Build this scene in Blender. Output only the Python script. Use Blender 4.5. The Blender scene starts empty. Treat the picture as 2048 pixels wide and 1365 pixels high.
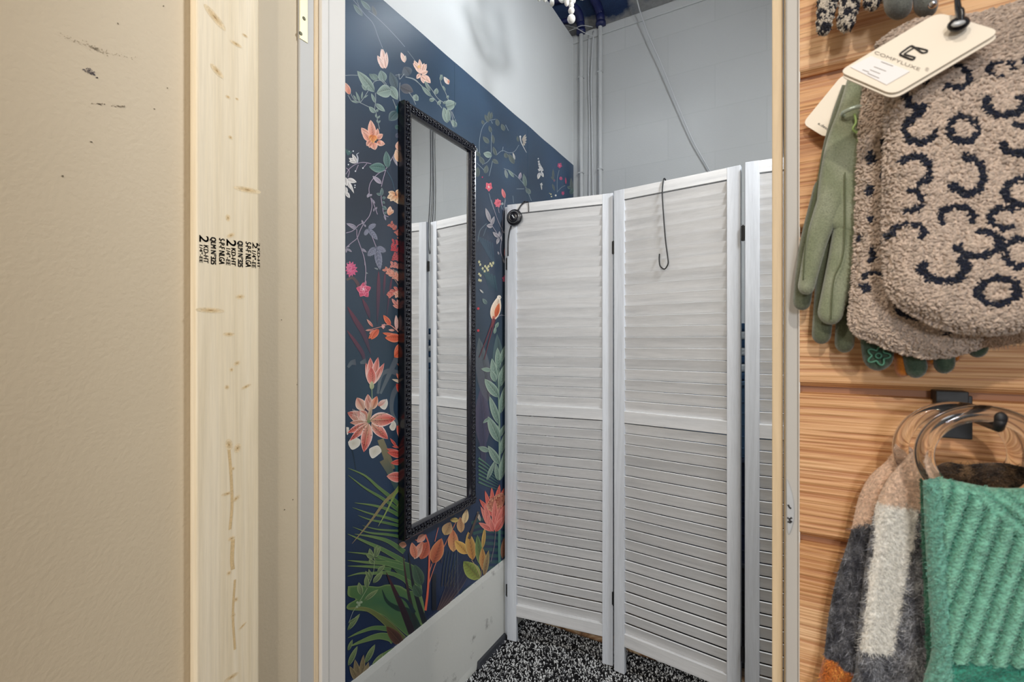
import bpy, math, random
import numpy as np
from mathutils import Vector, Matrix, noise
random.seed(7); rng = np.random.default_rng(7)
C = bpy.context.scene.collection
SC = bpy.context.scene
PI = math.pi
# ------------------------------------------------------------------ camera
CAMZ, PSI, FPX = 1.17, math.radians(29.6), 929.0
cam = bpy.data.cameras.new('camera'); camo = bpy.data.objects.new('camera', cam); C.objects.link(camo)
camo.location = (0, 0, CAMZ); camo.rotation_euler = (PI/2, 0, PSI)
cam.sensor_width = 36; cam.lens = FPX*36/2048; cam.clip_start = 0.02
cam.dof.use_dof = True; cam.dof.focus_distance = 1.35; cam.dof.aperture_fstop = 10
SC.camera = camo
# ------------------------------------------------------------------ light
SC.view_settings.view_transform = 'Standard'; SC.view_settings.look = 'None'
SC.view_settings.gamma = 1; SC.view_settings.use_curve_mapping = False
SC.view_settings.exposure = 0.03
w = bpy.data.worlds.new('world'); SC.world = w; w.use_nodes = True
w.node_tree.nodes['Background'].inputs[0].default_value = (1.0, 0.985, 0.96, 1)
w.node_tree.nodes['Background'].inputs[1].default_value = 0.34
def lamp(name, loc, target, power, col, size):
    l = bpy.data.lights.new(name, 'AREA'); l.shape = 'DISK'; l.size = size; l.energy = power; l.color = col
    o = bpy.data.objects.new(name, l); C.objects.link(o); o.location = loc
    o.rotation_euler = (Vector(target)-Vector(loc)).to_track_quat('-Z', 'Y').to_euler()
lamp('shop_track_light', (0.3, -2.2, 2.6), (-0.3, 0.5, 1.1), 28, (1, 0.91, 0.79), 0.09)
lamp('shop_track_light', (-0.45, -1.2, 2.65), (0.15, 0.5, 1.0), 13, (1, 0.90, 0.78), 0.08)
lamp('fitting_room_fill', (0.52, 0.98, 2.35), (-0.8, 1.3, 0.7), 21, (0.94, 0.97, 1.0), 0.25)  # added side fill that brightens left wall and screen, no fixture behind it
lamp('added_front_fill', (0.6, -3.6, 1.5), (-0.35, 1.5, 1.15), 40, (0.93, 0.96, 1.0), 0.5)  # added soft frontal fill through the doorway, no known window there
BULB = 80.0
# ------------------------------------------------------------------ picture to place
F3 = Vector((-math.sin(PSI), math.cos(PSI), 0)); R3 = Vector((math.cos(PSI), math.sin(PSI), 0)); O3 = Vector((0, 0, CAMZ))
def ray(px, py): return F3 + R3*((px-1024)/FPX) + Vector((0, 0, 1))*((682.5-py)/FPX)
def onX(px, py, X): d = ray(px, py); return O3 + d*(X/d.x)
def onY(px, py, Y): d = ray(px, py); return O3 + d*(Y/d.y)
def onZ(px, py, Z): d = ray(px, py); return O3 + d*((Z-CAMZ)/d.z)
def pxm(px, Y): # metres per pixel at (px, plane Y)
    p = onY(px, 682, Y); return (p.dot(F3))/FPX
# ------------------------------------------------------------------ colour
def lin(c, k=1.0):
    r = []
    for v in c[:3]:
        v = v/255.0
        r.append((v/12.92 if v <= 0.04045 else ((v+0.055)/1.055)**2.4)*k)
    return tuple(r)+(1.0,)
def mix(a, b, t): return tuple(a[i]*(1-t)+b[i]*t for i in range(3))
# ------------------------------------------------------------------ mesh builder
class MB:
    def __init__(s): s.v = []; s.f = []; s.m = []; s.c = []; s.cur = (255, 255, 255); s.mi = 0
    def add(s, vs, fs, cols=None):
        b = len(s.v)
        s.v += [tuple(v) for v in vs]; s.f += [tuple(b+i for i in f) for f in fs]; s.m += [s.mi]*len(fs)
        s.c += (list(cols) if cols is not None else [s.cur]*len(vs))
        return b
    def box(s, x0, x1, y0, y1, z0, z1, M=None):
        vs = [Vector(p) for p in ((x0,y0,z0),(x1,y0,z0),(x1,y1,z0),(x0,y1,z0),(x0,y0,z1),(x1,y0,z1),(x1,y1,z1),(x0,y1,z1))]
        if M: vs = [M @ v for v in vs]
        s.add(vs, [(0,3,2,1),(4,5,6,7),(0,1,5,4),(1,2,6,5),(2,3,7,6),(3,0,4,7)])
    def tube(s, path, r, seg=8, closed=False, rs=None, cap=True, flat=1.0):
        P = [Vector(p) for p in path]; n = len(P); vs = []; up0 = None
        for i in range(n):
            a = P[i-1] if (i > 0 or closed) else P[i]; b = P[(i+1) % n] if (i < n-1 or closed) else P[i]
            t = (b-a).normalized()
            if up0 is None:
                up0 = Vector((0, 0, 1)) if abs(t.z) < 0.9 else Vector((1, 0, 0))
            u = (up0 - t*up0.dot(t)).normalized(); up0 = u; w_ = t.cross(u)
            rr = rs[i] if rs else r
            for k in range(seg):
                an = 2*PI*k/seg
                vs.append(P[i] + u*math.cos(an)*rr + w_*math.sin(an)*rr*flat)
        fs = []
        for i in range(n if closed else n-1):
            for k in range(seg):
                fs.append((i*seg+k, i*seg+(k+1) % seg, ((i+1) % n)*seg+(k+1) % seg, ((i+1) % n)*seg+k))
        if cap and not closed: fs += [tuple(reversed(range(seg))), tuple((n-1)*seg+k for k in range(seg))]
        s.add(vs, fs)
    def sphere(s, c, r, nu=12, nv=8, sc=(1, 1, 1)):
        vs = []; c = Vector(c)
        for j in range(nv+1):
            th = PI*j/nv
            for i in range(nu):
                ph = 2*PI*i/nu
                vs.append(c+Vector((r*sc[0]*math.sin(th)*math.cos(ph), r*sc[1]*math.sin(th)*math.sin(ph), r*sc[2]*math.cos(th))))
        fs = [(j*nu+i, (j+1)*nu+i, (j+1)*nu+(i+1) % nu, j*nu+(i+1) % nu) for j in range(nv) for i in range(nu)]
        s.add(vs, fs)
    def lathe(s, prof, M, seg=32):  # profile (r, h), axis = local z
        vs = [M @ Vector((r*math.cos(2*PI*i/seg), r*math.sin(2*PI*i/seg), h)) for r, h in prof for i in range(seg)]
        fs = [(j*seg+i, j*seg+(i+1) % seg, (j+1)*seg+(i+1) % seg, (j+1)*seg+i) for j in range(len(prof)-1) for i in range(seg)]
        fs.append(tuple((len(prof)-1)*seg+i for i in range(seg)))
        fs.append(tuple(reversed(range(seg))))
        s.add(vs, fs)
    def prism(s, pts, off):  # planar outline (world), extruded by vector off
        n = len(pts); off = Vector(off); vs = [Vector(p) for p in pts]+[Vector(p)+off for p in pts]
        s.add(vs, [tuple(range(n)), tuple(reversed(range(n, 2*n)))]+[(i, i+n, (i+1) % n+n, (i+1) % n) for i in range(n)])
    def build(s, name, mats, parent=None, smooth=False, bevel=0, label=None, seg=2):
        me = bpy.data.meshes.new(name); me.from_pydata(s.v, [], s.f)
        if not isinstance(mats, (list, tuple)): mats = [mats]
        for m in mats: me.materials.append(m)
        if len(mats) > 1: me.polygons.foreach_set('material_index', s.m)
        at = me.color_attributes.new('Col', 'FLOAT_COLOR', 'POINT')
        cache = {}; flat = []
        for c in s.c:
            if c not in cache: cache[c] = lin(c)
            flat.extend(cache[c])
        at.data.foreach_set('color', flat)
        if smooth: me.polygons.foreach_set('use_smooth', [True]*len(me.polygons))
        me.validate(); me.update()
        o = bpy.data.objects.new(name, me); C.objects.link(o)
        if parent: o.parent = parent
        if bevel:
            b = o.modifiers.new('bevel', 'BEVEL'); b.width = bevel; b.segments = seg; b.limit_method = 'ANGLE'
        if label: o['label'] = label
        return o
def tag(o, label, cat, group=None, kind=None):
    o['label'] = label; o['category'] = cat
    if group: o['group'] = group
    if kind: o['kind'] = kind
    return o
def empty(name, loc=(0, 0, 0), rz=0):
    o = bpy.data.objects.new(name, None); C.objects.link(o); o.location = loc; o.rotation_euler.z = rz; o.empty_display_size = 0.02
    return o
def struct(o): o['kind'] = 'structure'; return o
def anchored(root, parts):  # parts were built in world coordinates
    for p in parts:
        p.parent = root; p.matrix_parent_inverse = Matrix.Translation(root.location).inverted()
def catmull(P, n=8):
    P = [Vector(p) for p in P]
    if len(P) < 3: return [P[0].lerp(P[-1], i/n) for i in range(n+1)]
    Q = [P[0]*2-P[1]]+P+[P[-1]*2-P[-2]]; out = []
    for i in range(1, len(Q)-2):
        for k in range(n):
            t = k/n; a, b, c, d = Q[i-1:i+3]
            out.append(0.5*((2*b)+(c-a)*t+(2*a-5*b+4*c-d)*t*t+(3*b-a-3*c+d)*t*t*t))
    out.append(P[-1]); return out
# ------------------------------------------------------------------ materials
def newmat(name):
    m = bpy.data.materials.new(name); m.use_nodes = True; nt = m.node_tree
    return m, nt, nt.nodes['Principled BSDF']
def N(nt, t, **kw):
    n = nt.nodes.new(t)
    for k, v in kw.items():
        if k in n.inputs: n.inputs[k].default_value = v
        else: setattr(n, k, v)
    return n
def coords(nt, scale=(1, 1, 1), rot=(0, 0, 0), kind='Object', loc=(0, 0, 0)):
    tc = N(nt, 'ShaderNodeTexCoord'); mp = N(nt, 'ShaderNodeMapping')
    mp.inputs['Scale'].default_value = scale; mp.inputs['Rotation'].default_value = rot; mp.inputs['Location'].default_value = loc
    nt.links.new(tc.outputs[kind], mp.inputs[0]); return mp.outputs[0]
def ramp(nt, src, stops):
    r = N(nt, 'ShaderNodeValToRGB'); e = r.color_ramp.elements
    while len(e) < len(stops): e.new(0.5)
    for i, (p, c) in enumerate(stops): e[i].position = p; e[i].color = c if len(c) == 4 else tuple(c)+(1,)
    nt.links.new(src, r.inputs[0]); return r.outputs[0]
def noise_n(nt, vec, scale, detail=4, rough=0.55, dist=0):
    n = N(nt, 'ShaderNodeTexNoise'); n.inputs['Scale'].default_value = scale; n.inputs['Detail'].default_value = detail
    n.inputs['Roughness'].default_value = rough; n.inputs['Distortion'].default_value = dist
    nt.links.new(vec, n.inputs['Vector']); return n.outputs['Fac']
def mixc(nt, fac, a, b, mode='MIX'):
    m = N(nt, 'ShaderNodeMix', data_type='RGBA', blend_type=mode)
    for sock, v in ((m.inputs[0], fac), (m.inputs[6], a), (m.inputs[7], b)):
        if hasattr(v, 'links'): nt.links.new(v, sock)
        elif isinstance(v, (int, float)): sock.default_value = v
        else: sock.default_value = v
    return m.outputs[2]
def bump(nt, p, h, strength, dist, prev=None):
    b = N(nt, 'ShaderNodeBump'); b.inputs['Strength'].default_value = strength; b.inputs['Distance'].default_value = dist
    nt.links.new(h, b.inputs['Height'])
    if prev: nt.links.new(prev, b.inputs['Normal'])
    nt.links.new(b.outputs[0], p.inputs['Normal']); return b.outputs[0]
def plain(name, c, rough=0.6, metal=0.0, var=0.08, nscale=30, bstr=0.1, bdist=0.001, spec=0.5):
    m, nt, p = newmat(name); v = coords(nt)
    f = noise_n(nt, v, nscale)
    base = mixc(nt, f, lin(c, 1-var), lin(c, 1+var)); nt.links.new(base, p.inputs['Base Color'])
    p.inputs['Roughness'].default_value = rough; p.inputs['Metallic'].default_value = metal
    p.inputs['Specular IOR Level'].default_value = spec
    if bstr: bump(nt, p, noise_n(nt, v, nscale*8), bstr, bdist)
    return m
def painted_wall(name, c, rough=0.55, bscale=260, bstr=0.35, bdist=0.002, dirt=None):
    m, nt, p = newmat(name); v = coords(nt)
    base = mixc(nt, noise_n(nt, v, 3, 5), lin(c, 0.93), lin(c, 1.05))
    if dirt:
        d = ramp(nt, noise_n(nt, v, dirt[1], 8, 0.7), [(dirt[2], (0, 0, 0)), (dirt[2]+0.12, (1, 1, 1))])
        base = mixc(nt, d, base, lin(dirt[0]))
    nt.links.new(base, p.inputs['Base Color']); p.inputs['Roughness'].default_value = rough
    bump(nt, p, noise_n(nt, v, bscale, 3), bstr, bdist); return m
def wood(name, c0, c1, c2, along='Z', fine=220, rough=0.6, isl=0.0, stretch=0.05, bstr=0.25, big=22, bdist=0.0008):
    m, nt, p = newmat(name)
    s = {'X': (stretch, 1, 1), 'Y': (1, stretch, 1), 'Z': (1, 1, stretch)}[along]
    v = coords(nt, s)
    if isl:
        g = N(nt, 'ShaderNodeNewGeometry'); cb = N(nt, 'ShaderNodeCombineXYZ')
        mu = N(nt, 'ShaderNodeMath', operation='MULTIPLY'); mu.inputs[1].default_value = 13.7
        nt.links.new(g.outputs['Random Per Island'], mu.inputs[0])
        for i in range(3): nt.links.new(mu.outputs[0], cb.inputs[i])
        va = N(nt, 'ShaderNodeVectorMath', operation='ADD'); nt.links.new(v, va.inputs[0]); nt.links.new(cb.outputs[0], va.inputs[1]); v = va.outputs[0]
    nb = noise_n(nt, v, big, 5, 0.6, 1.2); nf = noise_n(nt, v, fine, 4, 0.7)
    a = ramp(nt, nb, [(0.28, lin(c0)), (0.5, lin(c1)), (0.72, lin(c2))])
    b = ramp(nt, nf, [(0.3, (0.80, 0.80, 0.80)), (0.6, (1, 1, 1))])
    base = mixc(nt, 0.55, a, b, 'MULTIPLY')
    if isl:
        r = ramp(nt, g.outputs['Random Per Island'], [(0, (1-isl,)*3), (1, (1, 1, 1))])
        base = mixc(nt, 1.0, base, r, 'MULTIPLY')
    nt.links.new(base, p.inputs['Base Color']); p.inputs['Roughness'].default_value = rough
    bump(nt, p, nf, bstr, bdist); return m
def vcol(name, rough=0.8, nscale=300, nstr=0.15, bstr=0.3, bdist=0.001, sheen=0.0, spec=0.3):
    m, nt, p = newmat(name); a = N(nt, 'ShaderNodeVertexColor', layer_name='Col'); v = coords(nt)
    f = noise_n(nt, v, nscale, 3)
    k = ramp(nt, f, [(0.25, (1-nstr*2,)*3), (0.75, (1+nstr,)*3)])
    nt.links.new(mixc(nt, 1.0, a.outputs[0], k, 'MULTIPLY'), p.inputs['Base Color'])
    p.inputs['Roughness'].default_value = rough; p.inputs['Specular IOR Level'].default_value = spec
    if sheen:
        p.inputs['Sheen Weight'].default_value = sheen; p.inputs['Sheen Roughness'].default_value = 0.5
    if bstr: bump(nt, p, f, bstr, bdist)
    return m
M = {}
M['tan'] = painted_wall('tan_textured_paint', (200, 184, 157), 0.6, 170, 0.18, 0.003)
M['white_wall'] = painted_wall('white_wall_paint', (214, 217, 218), 0.5, 160, 0.12, 0.001)
M['white_low'] = painted_wall('scuffed_white_paint', (214, 215, 210), 0.5, 60, 0.2, 0.002, ((140, 139, 136), 11, 0.60))
M['jamb'] = painted_wall('grey_jamb_paint', (184, 182, 178), 0.45, 90, 0.1, 0.001)
M['stop'] = painted_wall('off_white_stop_paint', (212, 208, 202), 0.4, 80, 0.08, 0.001)
M['tanwood'] = wood('tan_painted_wood', (204, 180, 146), (216, 194, 160), (226, 206, 176), 'Z', 160)
M['stud'] = wood('spruce_board', (220, 202, 168), (230, 214, 184), (238, 224, 198), 'Z', 240, 0.6, 0, 0.03, 0.3, 26)
M['screen_v'] = wood('whitewashed_wood', (192, 197, 205), (204, 209, 217), (214, 219, 227), 'Z', 300, 0.55, 0.06)
M['screen_h'] = wood('whitewashed_slat_wood', (196, 198, 201), (212, 213, 215), (222, 223, 225), 'X', 460, 0.6, 0.15, 0.06, 0.12, 30)
M['black'] = plain('black_painted_metal', (11, 12, 17), 0.5, 0.0, 0.1, 60, 0.1)
M['blackframe'] = plain('glossy_black_frame', (17, 19, 32), 0.2, 0.0, 0.2, 90, 0.1, spec=0.8)
M['plasticblack'] = plain('black_plastic', (18, 20, 28), 0.25, 0, 0.1)
M['brass'] = plain('pale_brass', (222, 212, 176), 0.4, 0.2, 0.05, 50, 0.05)
M['screw'] = plain('dull_screw_metal', (90, 88, 70), 0.45, 0.7)
M['steel'] = plain('painted_steel_plate', (190, 194, 198), 0.35, 0.2, 0.08, 60)
M['navy'] = plain('navy_deck_paint', (24, 32, 78), 0.45, 0, 0.35, 14, 0.5, 0.004)
M['rubber'] = plain('dark_rubber_cove_base', (52, 54, 60), 0.5)
M['cable'] = plain('white_cable_jacket', (186, 189, 192), 0.4)
M['conduit'] = plain('white_painted_conduit', (180, 183, 185), 0.45, 0, 0.04)
M['bead'] = plain('white_bead', (236, 233, 228), 0.25, 0, 0.12, 120, 0.3)
M['chrome'] = plain('chrome_frame', (200, 200, 205), 0.15, 1.0, 0.02)
M['card'] = plain('cream_card', (238, 228, 212), 0.55, 0, 0.02, 40, 0.05)
M['ink'] = plain('black_ink', (36, 34, 36), 0.6, 0, 0.25, 900, 0)
M['greyink'] = plain('grey_ink', (130, 122, 112), 0.6, 0, 0.1, 300, 0)
M['sticker'] = plain('white_paper_sticker', (236, 234, 236), 0.5, 0, 0.02)
M['clear_tie'] = plain('silver_elastic', (176, 190, 180), 0.25, 0.3)
M['art'] = vcol('printed_wallpaper', 0.34, 900, 0.06, 0.10, 0.0006, 0, 0.5)
M['fleece'] = vcol('boucle_fleece', 0.9, 500, 0.14, 0.0, 0.001, 0.3, 0.1)
M['suede'] = vcol('sage_suede', 0.85, 900, 0.16, 0.35, 0.0008, 0.5, 0.15)
M['wool'] = vcol('brushed_wool', 0.95, 420, 0.25, 0.4, 0.002, 0.3, 0.1)
M['knit'] = vcol('green_chunky_knit', 0.85, 420, 0.18, 0.35, 0.002, 0.3, 0.15)
M['scuff'] = vcol('wall_marks', 0.7, 300, 0.1, 0)
# mirror glass
m, nt, p = newmat('mirror_glass'); p.inputs['Metallic'].default_value = 1; p.inputs['Roughness'].default_value = 0.01
f = noise_n(nt, coords(nt), 4); nt.links.new(mixc(nt, f, (0.93, 0.94, 0.94, 1), (0.95, 0.96, 0.96, 1)), p.inputs['Base Color']); M['mirror'] = m
# acrylic
m, nt, p = newmat('clear_acrylic'); p.inputs['Transmission Weight'].default_value = 1; p.inputs['Roughness'].default_value = 0.02; p.inputs['IOR'].default_value = 1.46
f = noise_n(nt, coords(nt), 8); nt.links.new(mixc(nt, f, (0.97, 0.97, 0.96, 1), (1, 1, 1, 1)), p.inputs['Base Color']); M['acrylic'] = m
# bulb
m, nt, p = newmat('lit_bulb'); f = noise_n(nt, coords(nt), 8)
nt.links.new(mixc(nt, f, (0.86, 0.93, 1.0, 1), (0.9, 0.96, 1, 1)), p.inputs['Emission Color']); p.inputs['Emission Strength'].default_value = BULB; M['bulb'] = m
# block wall
m, nt, p = newmat('painted_block'); tc = N(nt, 'ShaderNodeTexCoord'); sp = N(nt, 'ShaderNodeSeparateXYZ'); cb = N(nt, 'ShaderNodeCombineXYZ')
nt.links.new(tc.outputs['Object'], sp.inputs[0]); nt.links.new(sp.outputs[0], cb.inputs[0]); nt.links.new(sp.outputs[2], cb.inputs[1])
mp = N(nt, 'ShaderNodeMapping'); mp.inputs['Location'].default_value = (0.262+0.41*4, -0.036+0.198*0, 0); nt.links.new(cb.outputs[0], mp.inputs[0])
br = N(nt, 'ShaderNodeTexBrick', offset=0.5); br.inputs['Scale'].default_value = 1; br.inputs['Mortar Size'].default_value = 0.0035; br.inputs['Mortar Smooth'].default_value = 0.6
br.inputs['Brick Width'].default_value = 0.415; br.inputs['Row Height'].default_value = 0.2
br.inputs['Color1'].default_value = (1, 1, 1, 1); br.inputs['Color2'].default_value = (0.96, 0.96, 0.96, 1); br.inputs['Mortar'].default_value = (0.93, 0.93, 0.93, 1)
nt.links.new(mp.outputs[0], br.inputs[0])
v = coords(nt); base = mixc(nt, noise_n(nt, v, 2.2, 5), lin((172, 175, 177)), lin((186, 189, 190)))
nt.links.new(mixc(nt, 1.0, base, br.outputs['Color'], 'MULTIPLY'), p.inputs['Base Color']); p.inputs['Roughness'].default_value = 0.6
b1 = bump(nt, p, br.outputs['Color'], 0.6, 0.006); bump(nt, p, noise_n(nt, v, 150, 4), 0.25, 0.002, b1); M['block'] = m
# rough concrete with ragged navy overspray above
m, nt, p = newmat('concrete_with_navy_overspray'); tc = N(nt, 'ShaderNodeTexCoord'); sp = N(nt, 'ShaderNodeSeparateXYZ'); nt.links.new(tc.outputs['Object'], sp.inputs[0])
v = coords(nt); ma = N(nt, 'ShaderNodeMath', operation='MULTIPLY_ADD'); ma.inputs[1].default_value = 0.34
nt.links.new(noise_n(nt, v, 5, 6, 0.6), ma.inputs[0]); nt.links.new(sp.outputs[2], ma.inputs[2])
mm = N(nt, 'ShaderNodeMapRange'); mm.inputs[1].default_value = 3.03; mm.inputs[2].default_value = 3.07; nt.links.new(ma.outputs[0], mm.inputs[0])
conc = mixc(nt, noise_n(nt, v, 40, 8, 0.75), lin((104, 106, 108)), lin((176, 178, 178)))
navy = mixc(nt, noise_n(nt, v, 12, 5), lin((14, 32, 70)), lin((30, 62, 104)))
nt.links.new(mixc(nt, mm.outputs[0], conc, navy), p.inputs['Base Color']); p.inputs['Roughness'].default_value = 0.8
bump(nt, p, noise_n(nt, v, 60, 8, 0.8), 0.9, 0.01); M['concrete'] = m
# floors
m, nt, p = newmat('stained_concrete_floor'); v = coords(nt)
a = ramp(nt, noise_n(nt, v, 9, 8, 0.75, 0.6), [(0.35, lin((18, 16, 16))), (0.5, lin((78, 60, 44))), (0.6, lin((132, 120, 104))), (0.72, lin((50, 42, 36)))])
nt.links.new(a, p.inputs['Base Color']); p.inputs['Roughness'].default_value = 0.7; bump(nt, p, noise_n(nt, v, 60, 6), 0.6, 0.006); M['floor'] = m
M['rugbase'] = plain('carpet_backing', (26, 26, 29), 0.95)
M['rug'] = vcol('carpet_loops', 0.9, 400, 0.1, 0)
# slat cladding boards
m, nt, p = newmat('ribbed_oak_cladding'); v = coords(nt, (0.10, 1, 1)); v2 = coords(nt, (0.022, 1, 1))
nb = noise_n(nt, v, 9, 4, 0.5, 0.5); nf = noise_n(nt, v2, 330, 2, 0.5, 0.15)
a = ramp(nt, nb, [(0.28, lin((176, 122, 78))), (0.42, lin((208, 156, 106))), (0.56, lin((224, 180, 134))), (0.74, lin((238, 208, 172)))])
b = ramp(nt, nf, [(0.40, lin((190, 146, 112))), (0.52, lin((246, 240, 232))), (0.7, (1, 1, 1, 1))])
nt.links.new(mixc(nt, 0.6, a, b, 'MULTIPLY'), p.inputs['Base Color']); p.inputs['Roughness'].default_value = 0.5
bump(nt, p, nf, 0.9, 0.003); M['clad'] = m
# ------------------------------------------------------------------ structure
XL, YB, XT = -0.935, 2.305, -0.76      # left wall, back wall, tan wall
YF, YFB = 0.545, 0.640                 # front partition, shop face and room face
ZT = 2.776
b = MB(); b.box(-3, 3, -3.2, 3.2, -0.1, 0.0); struct(b.build('floor', M['floor']))
b = MB(); b.box(XL-0.1, XL, YFB, YB, 0, ZT); wall_left = struct(b.build('wall_left', M['white_wall']))
b = MB(); b.box(-2.2, 1.0, YB, YB+0.2, 0, 2.745); b.box(-2.2, 1.0, YB-0.004, YB+0.2, 2.745, 2.79); struct(b.build('wall_back', M['block'], bevel=0.003))
b = MB(); b.box(-2.2, 1.0, YB+0.03, YB+0.25, 2.79, 3.5); struct(b.build('trim_1', M['concrete']))
b = MB(); b.box(0.75, 0.85, YFB, YB, 0, ZT); struct(b.build('wall_right', M['white_wall']))
b = MB(); b.box(-2.2, 1.0, 0.2, YB+0.25, 3.4, 3.5)
for k in range(6): b.box(-2.2+0.55*k, -2.12+0.55*k, 0.25, YB+0.02, 3.2, 3.4)
struct(b.build('ceiling', M['navy']))
b = MB(); b.box(XL-0.1, XT, -3.0, YFB, 0, ZT); wall_shop = struct(b.build('wall_shop_left', M['tan']))
b = MB(); b.box(0.0195, 1.2, 0.553, YFB, 0, ZT); b.box(XT, 0.0195, 0.553, YFB, 2.09, ZT); wall_front = struct(b.build('wall_front', M['tan']))
# low scuffed band below the wallpaper and cove base
b = MB()
n = 40
for k in range(n):
    y0, y1 = YFB+(YB-YFB)*k/n, YFB+(YB-YFB)*(k+1)/n
    pr = lambda y: [(XL, y, 0.0), (XL+0.012+0.003*noise.noise((y*9, 0, 0)), y, 0.0), (XL+0.010, y, 0.03), (XL+0.008, y, 0.29), (XL+0.006, y, 0.3085), (XL, y, 0.3085)]
    A, B = pr(y0), pr(y1); b.add(A+B, [(i, i+1, i+7, i+6) for i in range(5)])
struct(b.build('baseboard_left', M['white_low'], smooth=False))
pc = onZ(955, 1335, 0.0)
b = MB(); ys = [1.375+0.02*k for k in range(9)]
b.prism([(XL+0.004, 1.37, 0), (XL+0.033, 1.37, 0.0), (XL+0.024, 1.37, 0.010), (XL+0.019, 1.375, 0.026), (XL+0.004, 1.38, 0.028)], (0, 0.19, 0))
struct(b.build('baseboard_cove', M['rubber'], bevel=0.002))
# door frame
door = struct(empty('door_1', (XT, YF, 0)))
parts = []
b = MB(); b.box(XT-0.005, XT+0.006, YF, YFB-0.002, 0, 2.07); parts.append(b.build('jamb', M['jamb'], bevel=0.0015, label='grey painted hinge-side jamb'))
b = MB(); b.box(XT+0.006, XT+0.0085, 0.5745, 0.583, 0, 2.06); parts.append(b.build('jamb_edge_strip', M['tanwood'], label='unpainted tan strip beside the stop'))
b = MB(); b.box(XT+0.006, XT+0.017, 0.5835, 0.6385, 0, 2.06)
parts.append(b.build('door_stop', M['stop'], bevel=0.0012, label='off-white stop on hinge side'))
b = MB(); b.box(XT+0.0171, XT+0.0175, 0.598, 0.5995, 0, 2.06); parts.append(b.build('stop_seam', M['jamb']))
b = MB(); b.box(0.0088, 0.0195, YF, YFB, 0, 2.07); parts.append(b.build('jamb', M['jamb'], bevel=0.0015, label='grey painted latch-side jamb'))
b = MB(); b.box(-0.0036, 0.0066, 0.578, 0.62, 0, 2.06); parts.append(b.build('door_stop', M['tanwood'], bevel=0.0012, label='bare tan wood stop on latch side'))
b = MB(); b.box(0.0077, 0.0088, 0.5765, 0.62, 0, 2.06); parts.append(b.build('jamb_edge_strip', M['tanwood']))
b = MB(); b.box(XT, 0.0195, YF, YFB, 2.07, 2.09); parts.append(b.build('head_jamb', M['jamb'], bevel=0.0015))
# hinge leaf
xh = XT+0.006
b = MB(); y0 = onX(599, 60, xh).y; y1 = onX(615, 60, xh).y; zb = onX(607, 82, xh).z
b.box(xh-0.001, xh+0.0012, y0, y1, zb, zb+0.10); hinge = b.build('hinge_leaf', M['brass'], bevel=0.0006, label='pale brass hinge leaf'); parts.append(hinge)
b = MB()
for (px, py) in ((608, 37), (601.5, 67)):
    q = onX(px, py, xh+0.0012)
    b.lathe([(0.0001, 0.0009), (0.0028, 0.0009), (0.0034, 0.0004), (0.0036, -0.0005)][::-1], Matrix.Translation(q) @ Matrix.Rotation(PI/2, 4, 'Y'), 16)
    for a in (0.6, 0.6+PI/2):
        b.box(-0.0004, 0.0004, -0.0022, 0.0022, 0.0009, 0.0012, Matrix.Translation(q) @ Matrix.Rotation(PI/2, 4, 'Y') @ Matrix.Rotation(a, 4, 'Z'))
sc_ = b.build('hinge_screw', M['screw'], smooth=False); sc_.parent = hinge
# strike plate
b = MB(); pts = []
for px, py in ((1572.5, 956), (1576, 962), (1580, 972), (1584, 985), (1587.5, 1002), (1589, 1022), (1588, 1040), (1584, 1056), (1579, 1068), (1576.5, 1069), (1574.5, 1060), (1573.5, 1020)):
    pts.append(onY(px, py, YF-0.0002))
b.prism(pts, (0, -0.0016, 0)); strike = b.build('strike_plate', M['steel'], bevel=0.0005, label='worn grey painted strike plate with dark screw hole'); parts.append(strike)
b = MB()
for L in ([(1574.5, 1036), (1579, 1039), (1584, 1036)], [(1575, 1044), (1580, 1046), (1584, 1043)], [(1578, 1040), (1582, 1045)], [(1576, 1010), (1579, 1016), (1582, 1018)]):
    b.tube([onY(x, y, YF-0.0018) for x, y in L], 0.0009, 6)
h = b.build('strike_hole', M['ink']); h.parent = strike
anchored(door, parts)
# ------------------------------------------------------------------ wood cladding on the shop face
zg = [onY(1620, y, 0.540).z for y in (148, 462, 777, 1080)]
pitch = (zg[0]-zg[3])/3
b = MB(); x0, x1 = 0.0205, 1.15
zs = [zg[3]-pitch*k for k in range(6, 0, -1)]+[zg[3], zg[2], zg[1], zg[0]]+[zg[0]+pitch*k for k in range(1, 6)]
for i in range(len(zs)-1):
    a, c = zs[i]+0.0055, zs[i+1]-0.0055
    b.prism([(x0, 0.553, a-0.004), (x0, 0.5465, a-0.004), (x0, 0.5405, a+0.0005), (x0, 0.540, a+0.002), (x0, 0.540, c-0.001), (x0, 0.5410, c), (x0, 0.549, c+0.001), (x0, 0.553, c+0.001)], (x1-x0, 0, 0))
    b.mi = 1; b.box(x0, x1, 0.5495, 0.553, c-0.001, c+0.013); b.mi = 0
clad = b.build('wood_cladding', [M['clad'], plain('groove_wood', (150, 104, 74), 0.6)], label='horizontal ribbed oak boards with grooves between'); clad.parent = wall_front
b = MB(); b.box(0.0195, 0.0208, 0.5415, 0.553, 0, 2.6); o = b.build('cladding_edge_strip', M['stop']); o.parent = wall_front
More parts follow.
